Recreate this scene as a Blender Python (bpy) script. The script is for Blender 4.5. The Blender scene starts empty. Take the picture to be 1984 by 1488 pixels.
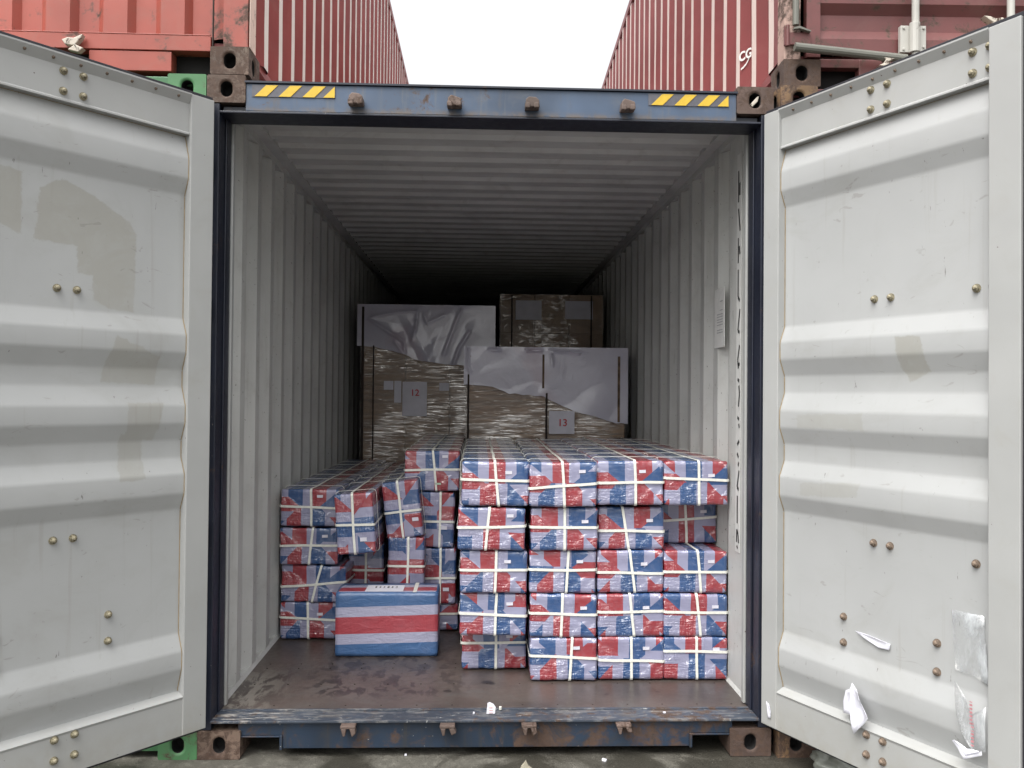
import bpy, bmesh, math, random
from mathutils import Vector, Matrix, noise
random.seed(7)
SC = bpy.context.scene
COL = SC.collection
# ------------------------------------------------------------------ camera
cam_d = bpy.data.cameras.new('camera')
cam = bpy.data.objects.new('camera', cam_d); COL.objects.link(cam)
cam_d.sensor_width = 36.0; cam_d.lens = 36.0 * 1661.3 / 1984.0
cam_d.clip_start = 0.05; cam_d.clip_end = 2000
YAW, PITCH, ROLL = 0.0378597, 0.0136617, 0.0092044
fw = Vector((math.sin(YAW)*math.cos(PITCH), math.cos(YAW)*math.cos(PITCH), math.sin(PITCH)))
rt = Vector((math.cos(YAW), -math.sin(YAW), 0)); up = rt.cross(fw)
r2 = rt*math.cos(ROLL) + up*math.sin(ROLL); u2 = up*math.cos(ROLL) - rt*math.sin(ROLL)
cam.matrix_world = Matrix(((r2.x, u2.x, -fw.x, -0.0497), (r2.y, u2.y, -fw.y, -3.6717),
                           (r2.z, u2.z, -fw.z, 1.542), (0, 0, 0, 1)))
SC.camera = cam
# ------------------------------------------------------------------ sky, sun, exposure
SUN_EL, SUN_ROT = math.radians(60), math.radians(216)
w = bpy.data.worlds.new('World'); SC.world = w; w.use_nodes = True
nt = w.node_tree; nt.nodes.clear()
sky = nt.nodes.new('ShaderNodeTexSky'); sky.sky_type = 'NISHITA'; sky.sun_disc = False
sky.sun_elevation = SUN_EL; sky.sun_rotation = SUN_ROT; sky.air_density = 1.6; sky.dust_density = 6.0; sky.ozone_density = 1.0
hs = nt.nodes.new('ShaderNodeHueSaturation'); hs.inputs['Saturation'].default_value = 0.10
bg = nt.nodes.new('ShaderNodeBackground'); bg.inputs['Strength'].default_value = 0.15
wo = nt.nodes.new('ShaderNodeOutputWorld')
nt.links.new(sky.outputs[0], hs.inputs['Color']); nt.links.new(hs.outputs[0], bg.inputs['Color']); nt.links.new(bg.outputs[0], wo.inputs[0])
sd = bpy.data.lights.new('sun', 'SUN'); sd.energy = 0.9; sd.angle = math.radians(60); sd.color = (1.0, 0.97, 0.93)
so = bpy.data.objects.new('sun', sd); COL.objects.link(so)
sdir = Vector((math.sin(SUN_ROT)*math.cos(SUN_EL), math.cos(SUN_ROT)*math.cos(SUN_EL), math.sin(SUN_EL)))
so.rotation_euler = sdir.to_track_quat('Z', 'Y').to_euler()
so.location = (0, -6, 12)
vs = SC.view_settings; vs.view_transform = 'Standard'; vs.look = 'None'; vs.gamma = 1; vs.use_curve_mapping = False
vs.exposure = 1.08
SC.render.engine = 'CYCLES'
SC.cycles.max_bounces = 12; SC.cycles.diffuse_bounces = 8; SC.cycles.glossy_bounces = 4; SC.cycles.transparent_max_bounces = 12
SC.cycles.use_denoising = True

# ================================================================== helpers
def link(o, parent=None):
    COL.objects.link(o)
    if parent is not None: o.parent = parent
    return o
def tag(o, label=None, cat=None, group=None, kind=None):
    if label: o['label'] = label
    if cat: o['category'] = cat
    if group: o['group'] = group
    if kind: o['kind'] = kind
    return o
def empty(name, loc=(0, 0, 0), parent=None):
    o = bpy.data.objects.new(name, None); o.location = loc; o.empty_display_size = 0.1
    return link(o, parent)

class MB:
    def __init__(s): s.v = []; s.f = []; s.mi = []
    def add(s, vs, fs, mi=0):
        b = len(s.v); s.v += [tuple(p) for p in vs]
        for f in fs: s.f.append([b+i for i in f]); s.mi.append(mi)
        return s
    def box(s, x0, x1, y0, y1, z0, z1, mi=0, M=None):
        p = [Vector((x, y, z)) for z in (z0, z1) for y in (y0, y1) for x in (x0, x1)]
        if M is not None: p = [M @ q for q in p]
        return s.add(p, [(0, 2, 3, 1), (4, 5, 7, 6), (0, 1, 5, 4), (2, 6, 7, 3), (0, 4, 6, 2), (1, 3, 7, 5)], mi)
    def prism(s, poly, a, b, axis='y', mi=0):
        # poly: 2D outline, extruded along axis between a and b
        def P(q, t):
            return (q[0], t, q[1]) if axis == 'y' else ((t, q[0], q[1]) if axis == 'x' else (q[0], q[1], t))
        n = len(poly)
        vs_ = [P(q, a) for q in poly] + [P(q, b) for q in poly]
        fs = [tuple(range(n)), tuple(range(2*n-1, n-1, -1))] + [(i, (i+1) % n, n+(i+1) % n, n+i) for i in range(n)]
        return s.add(vs_, fs, mi)
    def cyl(s, p, q, r, n=12, mi=0, r2=None):
        p = Vector(p); q = Vector(q); d = (q-p).normalized(); a = d.orthogonal().normalized(); b = d.cross(a)
        r2 = r if r2 is None else r2
        vs_ = [p + (a*math.cos(t)+b*math.sin(t))*r for t in [2*math.pi*i/n for i in range(n)]]
        vs_ += [q + (a*math.cos(t)+b*math.sin(t))*r2 for t in [2*math.pi*i/n for i in range(n)]]
        return s.add(vs_, [tuple(range(n-1, -1, -1)), tuple(range(n, 2*n))] + [(i, (i+1) % n, n+(i+1) % n, n+i) for i in range(n)], mi)
    def tube(s, path, r, n=8, mi=0):
        path = [Vector(p) for p in path]; rings = []
        for i, p in enumerate(path):
            d = (path[min(i+1, len(path)-1)] - path[max(i-1, 0)]).normalized()
            a = d.cross(Vector((0.01, 0.02, 1))); a = a.normalized() if a.length > 1e-3 else Vector((1, 0, 0)); b = d.cross(a)
            rings.append([p + (a*math.cos(2*math.pi*k/n)+b*math.sin(2*math.pi*k/n))*r for k in range(n)])
        base = [v for rg in rings for v in rg]; fs = []
        for i in range(len(path)-1):
            for k in range(n): fs.append((i*n+k, i*n+(k+1) % n, (i+1)*n+(k+1) % n, (i+1)*n+k))
        fs += [tuple(range(n-1, -1, -1)), tuple(range((len(path)-1)*n, len(path)*n))]
        return s.add(base, fs, mi)
    def mesh(s, name, mats):
        m = bpy.data.meshes.new(name); m.from_pydata(s.v, [], s.f)
        for mm in (mats if isinstance(mats, (list, tuple)) else [mats]): m.materials.append(mm)
        m.polygons.foreach_set('material_index', s.mi)
        bm = bmesh.new(); bm.from_mesh(m); bmesh.ops.remove_doubles(bm, verts=bm.verts, dist=1e-6)
        bmesh.ops.recalc_face_normals(bm, faces=bm.faces); bm.to_mesh(m); bm.free(); m.update()
        return m
    def build(s, name, mats, parent=None, bevel=0, smooth=False, seg=2):
        m = s.mesh(name, mats)
        if smooth: m.polygons.foreach_set('use_smooth', [True]*len(m.polygons))
        o = bpy.data.objects.new(name, m); link(o, parent)
        if bevel:
            md = o.modifiers.new('bevel', 'BEVEL'); md.width = bevel; md.segments = seg; md.limit_method = 'ANGLE'; md.angle_limit = math.radians(40)
            md.harden_normals = False
        return o

# ------------------------------------------------------------------ node helper
class NB:
    def __init__(s, name):
        s.m = bpy.data.materials.new(name); s.m.use_nodes = True; s.t = s.m.node_tree; s.t.nodes.clear()
        s.out = s.t.nodes.new('ShaderNodeOutputMaterial'); s.p = s.t.nodes.new('ShaderNodeBsdfPrincipled')
        s.t.links.new(s.p.outputs[0], s.out.inputs[0])
        s.tc = s.t.nodes.new('ShaderNodeTexCoord').outputs['Object']
    def set(s, sock, val):
        if isinstance(val, bpy.types.NodeSocket): s.t.links.new(val, sock)
        else:
            try: sock.default_value = val
            except Exception: sock.default_value = (*val, 1.0)
    def math(s, op, a, b=0.0, c=0.0, clamp=False):
        n = s.t.nodes.new('ShaderNodeMath'); n.operation = op; n.use_clamp = clamp
        s.set(n.inputs[0], a); s.set(n.inputs[1], b); s.set(n.inputs[2], c); return n.outputs[0]
    def vmul(s, v, sc):
        n = s.t.nodes.new('ShaderNodeVectorMath'); n.operation = 'MULTIPLY'; s.set(n.inputs[0], v); s.set(n.inputs[1], sc); return n.outputs[0]
    def vadd(s, v, a):
        n = s.t.nodes.new('ShaderNodeVectorMath'); n.operation = 'ADD'; s.set(n.inputs[0], v); s.set(n.inputs[1], a); return n.outputs[0]
    def dot(s, v, a):
        n = s.t.nodes.new('ShaderNodeVectorMath'); n.operation = 'DOT_PRODUCT'; s.set(n.inputs[0], v); s.set(n.inputs[1], a); return n.outputs['Value']
    def noise(s, scale, detail=4, rough=0.55, dist=0.0, stretch=None, off=None, color=False):
        v = s.tc
        if off is not None: v = s.vadd(v, off)
        if stretch is not None: v = s.vmul(v, stretch)
        n = s.t.nodes.new('ShaderNodeTexNoise'); s.set(n.inputs['Vector'], v)
        n.inputs['Scale'].default_value = scale; n.inputs['Detail'].default_value = detail
        n.inputs['Roughness'].default_value = rough; n.inputs['Distortion'].default_value = dist
        return n.outputs['Color' if color else 'Fac']
    def voro(s, scale, stretch=None, feature='F1', vec=None):
        v = vec if vec is not None else s.tc
        if stretch is not None: v = s.vmul(v, stretch)
        n = s.t.nodes.new('ShaderNodeTexVoronoi'); n.feature = feature; s.set(n.inputs['Vector'], v); n.inputs['Scale'].default_value = scale
        return n.outputs['Distance']
    def sep(s, v):
        n = s.t.nodes.new('ShaderNodeSeparateXYZ'); s.set(n.inputs[0], v); return n.outputs
    def ss(s, v, a, b, lo=0.0, hi=1.0):
        n = s.t.nodes.new('ShaderNodeMapRange'); n.interpolation_type = 'SMOOTHSTEP'
        s.set(n.inputs['Value'], v); n.inputs['From Min'].default_value = a; n.inputs['From Max'].default_value = b
        n.inputs['To Min'].default_value = lo; n.inputs['To Max'].default_value = hi; return n.outputs[0]
    def mix(s, f, a, b, mode='MIX'):
        n = s.t.nodes.new('ShaderNodeMix'); n.data_type = 'RGBA'; n.blend_type = mode
        s.set(n.inputs[0], f); s.set(n.inputs[6], a); s.set(n.inputs[7], b); return n.outputs[2]
    def bump(s, h, strength=0.3, dist=0.01, normal=None):
        n = s.t.nodes.new('ShaderNodeBump'); n.inputs['Strength'].default_value = strength; n.inputs['Distance'].default_value = dist
        s.set(n.inputs['Height'], h)
        if normal is not None: s.t.links.new(normal, n.inputs['Normal'])
        return n.outputs[0]
    def fin(s, col, rough=0.5, metal=0.0, normal=None, **kw):
        s.set(s.p.inputs['Base Color'], col); s.set(s.p.inputs['Roughness'], rough); s.set(s.p.inputs['Metallic'], metal)
        if normal is not None: s.t.links.new(normal, s.p.inputs['Normal'])
        for k, v in kw.items(): s.set(s.p.inputs[k.replace('_', ' ')], v)
        return s.m
    def poly(s, x, z, pts, soft=0.004):
        # mask of a convex outline in the object's own x,z metres
        cx_ = sum(p[0] for p in pts)/len(pts); cz_ = sum(p[1] for p in pts)/len(pts); acc = None
        for i in range(len(pts)):
            (ax, az), (bx, bz) = pts[i], pts[(i+1) % len(pts)]
            nx, nz = bz-az, ax-bx; L = math.hypot(nx, nz)
            if L < 1e-6: continue
            nx /= L; nz /= L; d = -(nx*ax+nz*az)
            if nx*cx_+nz*cz_+d < 0: nx, nz, d = -nx, -nz, -d
            e = s.math('ADD', s.math('MULTIPLY', x, nx), s.math('MULTIPLY_ADD', z, nz, d))
            acc = e if acc is None else s.math('MINIMUM', acc, e)
        return s.ss(acc, -soft, soft)

RUST1 = (0.058, 0.034, 0.023); RUST2 = (0.024, 0.016, 0.013)
def paint(name, base, var=0.10, rust=0.0, rust_scale=14, grime=0.15, rough=0.45, dirt=(0.10, 0.085, 0.065), bumps=0.15,
          streak=0.0, patches=(), patch_col=None, chalk=None, chalk_amt=0.5, low_dirt=None, chips=0.0, chip_col=(0.07, 0.04, 0.03), extra=None):
    n = NB(name); x, y, z = n.sep(n.tc)
    big = n.noise(2.3, 3); fine = n.noise(35, 5, 0.65)
    hi = tuple(min(1, c*(1+var)) for c in base); lo = tuple(c*(1-var) for c in base)
    c = n.mix(n.ss(big, 0.3, 0.7), lo, hi)
    if chalk:
        e = n.math('ADD', n.noise(9, 4, 0.6, 0.6, (1, 1, 0.35)), n.math('MULTIPLY', fine, 0.25))
        c = n.mix(n.ss(e, 0.62-0.35*chalk_amt, 0.72-0.35*chalk_amt), c, chalk)
    if patches:
        wob = n.noise(26, 5, 0.7); wx = n.math('MULTIPLY_ADD', wob, 0.034, x); wz = n.math('MULTIPLY_ADD', n.noise(22, 5, 0.7, 0, None, (3, 1, 8)), 0.034, z)
        wx = n.math('SUBTRACT', wx, 0.017); wz = n.math('SUBTRACT', wz, 0.017)
        acc = 0.0
        for pts, amt in patches: acc = n.math('MAXIMUM', acc, n.math('MULTIPLY', n.poly(wx, wz, pts), amt))
        acc = n.math('MULTIPLY', acc, n.ss(n.noise(7, 5, 0.7, 0.5), 0.30, 0.55, 0.62, 1.0))
        c = n.mix(acc, c, patch_col)
    if grime:
        g = n.ss(n.noise(5.5, 6, 0.7, 0.8), 0.48, 0.82)
        c = n.mix(n.math('MULTIPLY', g, grime), c, dirt)
    if streak:
        st = n.ss(n.noise(1.0, 4, 0.6, 0.15, (26, 26, 1.6)), 0.52, 0.78)
        c = n.mix(n.math('MULTIPLY', st, streak), c, dirt)
    if low_dirt:
        zz, hgt, amt = low_dirt
        ld = n.math('MULTIPLY', n.ss(z, zz, zz+hgt, 1, 0), n.ss(n.noise(8, 5, 0.7), 0.25, 0.75))
        c = n.mix(n.math('MULTIPLY', ld, amt), c, dirt)
    rm = None
    if chips:
        cm = n.ss(n.noise(60, 3, 0.6), 0.74-0.1*chips, 0.78-0.1*chips)
        c = n.mix(cm, c, chip_col)
    if rust:
        rn = n.math('ADD', n.noise(rust_scale, 7, 0.72, 0.4), n.math('MULTIPLY', n.noise(2.0, 3, 0.5, 0, None, (5, 2, 1)), 0.5))
        t = 1.03 - 0.55*rust
        rm = n.math('MULTIPLY', n.ss(rn, t, t+0.13), n.ss(n.noise(70, 3, 0.6), 0.25, 0.5, 0.6, 1.0))
        rc = n.mix(n.noise(50, 4, 0.7), RUST2, tuple(q*1.9 for q in RUST1))
        c = n.mix(rm, c, rc)
    if extra: c = extra(n, c, x, y, z)
    h = n.math('ADD', n.math('MULTIPLY', big, 0.6), n.math('MULTIPLY', fine, 0.08))
    if rm is not None: h = n.math('SUBTRACT', h, n.math('MULTIPLY', rm, 0.06))
    ro = n.math('MULTIPLY_ADD', fine, 0.25, rough-0.12)
    if rm is not None: ro = n.math('MAXIMUM', ro, n.math('MULTIPLY', rm, 0.85))
    return n.fin(c, ro, 0.0, n.bump(h, bumps, 0.02))

def flat(name, col, rough=0.6, var=0.15, scale=30, bump=0.1, metal=0.0):
    n = NB(name); f = n.noise(scale, 4, 0.6)
    c = n.mix(n.ss(f, 0.3, 0.7), tuple(q*(1-var) for q in col), tuple(min(1, q*(1+var)) for q in col))
    return n.fin(c, rough, metal, n.bump(f, bump, 0.004))

# ------------------------------------------------------------------ palette
DOOR = (0.370, 0.377, 0.375)
LP = [([(0.823, 2.334), (0.736, 2.318), (0.736, 2.10), (0.82, 2.131)], 1),
      ([(0.691, 2.088), (0.673, 2.276), (0.598, 2.324), (0.474, 2.28), (0.338, 2.202), (0.31, 2.156), (0.315, 2.085), (0.538, 2.083)], 1),
      ([(0.539, 2.10), (0.31, 2.146), (0.314, 1.975), (0.537, 1.984)], 1),
      ([(0.48, 2.005), (0.314, 2.014), (0.316, 1.855), (0.408, 1.859), (0.478, 1.894)], 1),
      ([(0.397, 1.758), (0.216, 1.687), (0.226, 1.574), (0.444, 1.58), (0.431, 1.658)], 0.9),
      ([(0.347, 1.50), (0.198, 1.50), (0.233, 1.349), (0.35, 1.363)], 0.8),
      ([(0.37, 1.383), (0.276, 1.36), (0.274, 1.199), (0.378, 1.196)], 0.8)]
RPs = [([(0.645, 1.771), (0.751, 1.768), (0.775, 1.64), (0.693, 1.608), (0.66, 1.652)], 1),
       ([(0.182, 1.471), (0.503, 1.489), (0.51, 1.421), (0.182, 1.418)], 0.6),
       ([(0.198, 1.197), (0.492, 1.218), (0.48, 1.164), (0.198, 1.14)], 0.6)]
RP = [([(-a, b) for a, b in p], k) for p, k in RPs]
def door_marks(seedoff):
    def f(n, c, x, y, z):
        sm = n.ss(n.noise(2.6, 5, 0.65, 0.6, (1, 1, 1.6), seedoff), 0.50, 0.75)
        c = n.mix(n.math('MULTIPLY', sm, 0.30), c, (0.27, 0.265, 0.24))
        dr = n.ss(n.noise(1.0, 4, 0.6, 0.1, (34, 34, 1.3), seedoff), 0.60, 0.75)
        c = n.mix(n.math('MULTIPLY', dr, 0.16), c, (0.20, 0.17, 0.13))
        m = n.ss(n.noise(9, 3, 0.6, 1.5, (1, 1, 2.5), seedoff), 0.66, 0.72)
        c = n.mix(n.math('MULTIPLY', m, 0.40), c, (0.20, 0.19, 0.17))
        m2 = n.ss(n.noise(1.0, 3, 0.6, 0.4, (60, 60, 16), seedoff), 0.715, 0.74)
        return n.mix(n.math('MULTIPLY', m2, 0.65), c, (0.10, 0.09, 0.08))
    return f
M_doorL = paint('pale_grey_door_paint_left', DOOR, 0.03, grime=0.10, dirt=(0.22, 0.21, 0.18), rough=0.42, bumps=0.08, patches=LP, patch_col=(0.318, 0.316, 0.292), extra=door_marks((1, 2, 3)))
M_doorR = paint('pale_grey_door_paint_right', DOOR, 0.03, grime=0.10, dirt=(0.22, 0.21, 0.18), rough=0.42, bumps=0.08, patches=RP, patch_col=(0.318, 0.316, 0.292), extra=door_marks((7, 4, 9)))
M_frameW = paint('pale_grey_frame_paint', (0.355, 0.360, 0.353), 0.05, grime=0.22, dirt=(0.27, 0.25, 0.19), rough=0.42, rust=0.12, chips=0.25, bumps=0.08, low_dirt=(0.10, 0.25, 0.5))
M_seal = flat('aged_sealant', (0.26, 0.20, 0.12), 0.7)
M_gasket = flat('black_rubber_gasket', (0.018, 0.018, 0.024), 0.55)
M_bolt = flat('yellow_zinc_bolt', (0.225, 0.20, 0.135), 0.55, 0.45, 90, 0.5, 0.15)
M_boltR = flat('dull_brown_bolt', (0.155, 0.115, 0.085), 0.75, 0.45, 90, 0.5, 0.0)
def header_edge(n, c, x, y, z):
    m = n.math('MULTIPLY', n.ss(z, 2.746, 2.775, 1, 0), n.ss(n.noise(16, 5, 0.7), 0.35, 0.6))
    c = n.mix(n.math('MULTIPLY', m, 0.85), c, (0.12, 0.095, 0.075))
    k = n.math('MULTIPLY', n.ss(n.noise(1.0, 4, 0.65, 0.2, (11, 11, 2.2), (5, 0, 0)), 0.56, 0.68), 0.55)
    return n.mix(k, c, (0.085, 0.075, 0.07))
M_blue = paint('faded_blue_paint', (0.050, 0.078, 0.128), 0.28, rust=0.36, grime=0.5, dirt=(0.125, 0.125, 0.12), streak=0.75, rough=0.5, extra=header_edge)
M_bluedark = paint('dark_blue_paint', (0.012, 0.015, 0.027), 0.2, rust=0.30, grime=0.2, dirt=(0.05, 0.05, 0.05), rough=0.4, chips=0.35, chip_col=(0.22, 0.20, 0.18))
M_sill = paint('worn_blue_sill_paint', (0.014, 0.028, 0.052), 0.35, rust=0.54, rust_scale=7, grime=0.6, dirt=(0.040, 0.034, 0.026), streak=0.95, rough=0.5, chips=0.3, chip_col=(0.4, 0.38, 0.34))
def sill_top_marks(n, c, x, y, z):
    m = n.math('MULTIPLY', n.ss(n.noise(1.0, 5, 0.7, 0.5, (10, 45, 10)), 0.50, 0.62), n.ss(x, -1.15, -0.70, 1.0, 0.25))
    c = n.mix(m, c, (0.40, 0.38, 0.35))
    return n.mix(n.ss(n.noise(1.0, 5, 0.7, 0.5, (22, 90, 10), (4, 4, 4)), 0.62, 0.67), c, (0.33, 0.33, 0.32))
M_silltop = paint('scuffed_sill_plate', (0.038, 0.048, 0.066), 0.3, rust=0.5, grime=0.85, dirt=(0.105, 0.092, 0.078), rough=0.5, extra=sill_top_marks)
M_cast = paint('rusty_casting', (0.115, 0.078, 0.058), 0.45, rust=0.66, rust_scale=24, grime=0.75, dirt=(0.16, 0.14, 0.105), rough=0.75, bumps=0.6)
M_castdk = paint('dark_brown_casting', (0.078, 0.050, 0.040), 0.4, rust=0.66, rust_scale=22, grime=0.5, dirt=(0.14, 0.11, 0.08), rough=0.75, bumps=0.6)
M_castgr = paint('green_painted_casting', (0.06, 0.175, 0.07), 0.2, rust=0.42, rust_scale=12, grime=0.3, rough=0.6, bumps=0.4)
M_castyl = paint('yellow_rust_casting', (0.22, 0.13, 0.065), 0.4, rust=0.7, grime=0.3, dirt=(0.3, 0.24, 0.1), rough=0.7, bumps=0.6)
M_keeper = paint('rusty_cam_keeper', (0.115, 0.080, 0.066), 0.4, rust=0.5, rust_scale=40, grime=0.4, dirt=(0.24, 0.19, 0.16), rough=0.7, bumps=0.6)
M_holeshade = flat('hollow_shade_black', (0.006, 0.005, 0.005), 0.9)  # near black puts the shade inside hollows into the colour
def wall_scuffs(n, c, x, y, z):
    m = n.ss(n.noise(1.0, 4, 0.65, 0.8, (9, 14, 2.2)), 0.66, 0.72)
    c = n.mix(n.math('MULTIPLY', m, 0.55), c, (0.15, 0.14, 0.12))
    k = n.ss(n.noise(1.0, 3, 0.6, 0.3, (30, 40, 9), (3, 3, 3)), 0.73, 0.75)
    return n.mix(n.math('MULTIPLY', k, 0.8), c, (0.06, 0.055, 0.05))
M_wall = paint('interior_grey_paint', (0.52, 0.525, 0.505), 0.07, grime=0.30, dirt=(0.22, 0.20, 0.17), rough=0.5, bumps=0.15, chips=0.55, chip_col=(0.09, 0.08, 0.06), streak=0.2, extra=wall_scuffs)
M_roofin = paint('interior_roof_paint', (0.53, 0.53, 0.52), 0.08, grime=0.4, dirt=(0.20, 0.17, 0.14), rough=0.55, bumps=0.15)
def floor_marks(n, c, x, y, z):
    zone = n.math('MULTIPLY', n.math('MULTIPLY', n.ss(x, -0.95, -0.75), n.ss(x, -0.38, 0.02, 1, 0.15)), n.ss(y, 0.22, 0.36))
    m = n.math('MULTIPLY', n.ss(n.noise(1.0, 4, 0.6, 0.6, (17, 11, 1), (2, 7, 0)), 0.505, 0.56), zone)
    c = n.mix(n.math('MULTIPLY', m, 0.9), c, (0.026, 0.020, 0.019))
    for sx_, sy_, r_ in ((-0.185, 0.350, 0.022), (0.0, 0.47, 0.030), (0.02, 0.455, 0.020), (0.55, 0.30, 0.012), (0.8, 0.33, 0.012)):
        dx = n.math('MULTIPLY_ADD', n.math('SUBTRACT', n.noise(30, 3), 0.5), 0.03, n.math('SUBTRACT', x, sx_)); dy = n.math('SUBTRACT', y, sy_)
        rr_ = n.math('SQRT', n.math('ADD', n.math('MULTIPLY', dx, dx), n.math('MULTIPLY', n.math('MULTIPLY', dy, dy), 1.2)))
        c = n.mix(n.math('MULTIPLY', n.ss(rr_, r_*0.7, r_*1.2, 1, 0), 0.85), c, (0.024, 0.018, 0.017))
    c = n.mix(n.math('MULTIPLY', n.ss(n.noise(1.0, 5, 0.7, 0.2, (1.5, 40, 1)), 0.55, 0.7), 0.35), c, (0.05, 0.038, 0.032))
    e = n.math('MULTIPLY', n.ss(x, -1.12, -0.86, 1, 0), n.ss(n.noise(1.0, 5, 0.7, 0.6, (14, 5, 5)), 0.46, 0.54))
    e = n.math('MULTIPLY', e, n.ss(y, 0.45, 0.8, 1, 0.0))
    c = n.mix(e, c, (0.21, 0.19, 0.165))
    return n.mix(n.ss(n.noise(120, 2, 0.5, 0), 0.78, 0.80), c, (0.5, 0.47, 0.42))
M_floor = paint('worn_plywood_floor', (0.070, 0.055, 0.048), 0.30, grime=0.9, dirt=(0.088, 0.085, 0.080), rough=0.36, bumps=0.3, extra=floor_marks)
M_yel = flat('hazard_yellow', (0.56, 0.37, 0.025), 0.4, 0.06)
M_hazbk = flat('hazard_dark_film', (0.085, 0.085, 0.10), 0.45, 0.12)
M_white = flat('white_lettering', (0.62, 0.62, 0.60), 0.6, 0.04)
M_black = flat('black_lettering', (0.02, 0.02, 0.02), 0.6, 0.1)
M_orange = paint('orange_red_paint', (0.30, 0.062, 0.042), 0.15, rust=0.46, rust_scale=8, grime=0.6, dirt=(0.24, 0.10, 0.07), rough=0.5, streak=0.15)
M_maroonL = paint('faded_red_paint', (0.25, 0.052, 0.048), 0.14, rust=0.15, grime=0.3, dirt=(0.28, 0.14, 0.12), rough=0.5)
M_chalkL = paint('scuffed_bare_edge_left', (0.38, 0.13, 0.115), 0.1, rust=0.1, rough=0.6, chalk=(0.72, 0.66, 0.61), chalk_amt=0.88, grime=0.1, dirt=(0.5, 0.35, 0.3))
M_maroonR = paint('maroon_paint', (0.165, 0.040, 0.040), 0.14, rust=0.18, grime=0.2, dirt=(0.24, 0.13, 0.11), rough=0.5)
M_chalkR = paint('scuffed_bare_edge_right', (0.28, 0.10, 0.095), 0.1, rust=0.1, rough=0.6, chalk=(0.56, 0.46, 0.42), chalk_amt=0.85, grime=0.15, dirt=(0.5, 0.35, 0.3))
M_maroonD = paint('maroon_door_paint', (0.125, 0.040, 0.038), 0.18, rust=0.42, grime=0.5, dirt=(0.15, 0.08, 0.065), rough=0.5)
M_postR = paint('flaking_rusty_post', (0.22, 0.10, 0.075), 0.2, rust=0.55, rust_scale=9, grime=0.3, rough=0.7, chalk=(0.38, 0.26, 0.22), chalk_amt=0.7, bumps=0.5)
M_postL = paint('scuffed_pinkish_post', (0.42, 0.20, 0.15), 0.2, rust=0.35, rust_scale=9, grime=0.3, rough=0.7, chalk=(0.72, 0.55, 0.47), chalk_amt=0.75, bumps=0.5)
M_darkrail = paint('dark_brown_rail', (0.035, 0.022, 0.022), 0.2, rust=0.3, grime=0.3, rough=0.7)  # bottom rail, darker brown than the walls
M_green = paint('green_paint', (0.04, 0.14, 0.055), 0.15, rust=0.3, grime=0.3, rough=0.5)
M_rod = paint('grey_galvanised_rod', (0.135, 0.135, 0.115), 0.15, rust=0.28, grime=0.4, rough=0.45)
M_rodw = paint('pale_grey_lock_rod', (0.42, 0.41, 0.375), 0.08, rust=0.22, grime=0.3, rough=0.45)
M_camw = paint('chipped_white_cam', (0.50, 0.45, 0.38), 0.15, rust=0.5, rust_scale=30, grime=0.3, dirt=(0.3, 0.15, 0.06), rough=0.6)
M_paper = flat('white_paper', (0.66, 0.66, 0.72), 0.7, 0.05, 12, 0.3)
M_strap = flat('cream_plastic_strap', (0.70, 0.70, 0.64), 0.42, 0.06, 60, 0.1)
M_cardb = flat('corrugated_cardboard', (0.35, 0.245, 0.165), 0.8, 0.18, 6, 0.15)
M_board = flat('stained_corner_board', (0.13, 0.085, 0.055), 0.8, 0.5, 18, 0.2)
M_dkgap = flat('dark_gap_brown', (0.028, 0.018, 0.014), 0.8, 0.3, 18, 0.1)
M_wood = flat('rough_pallet_wood', (0.25, 0.18, 0.11), 0.8, 0.25, 12, 0.3)
M_red = flat('red_lettering', (0.50, 0.03, 0.04), 0.6, 0.1)
M_label = flat('pale_label_sheet', (0.60, 0.59, 0.66), 0.35, 0.06, 12, 0.4)
M_patchgrn = flat('pale_green_tape', (0.42, 0.55, 0.42), 0.4)

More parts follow.
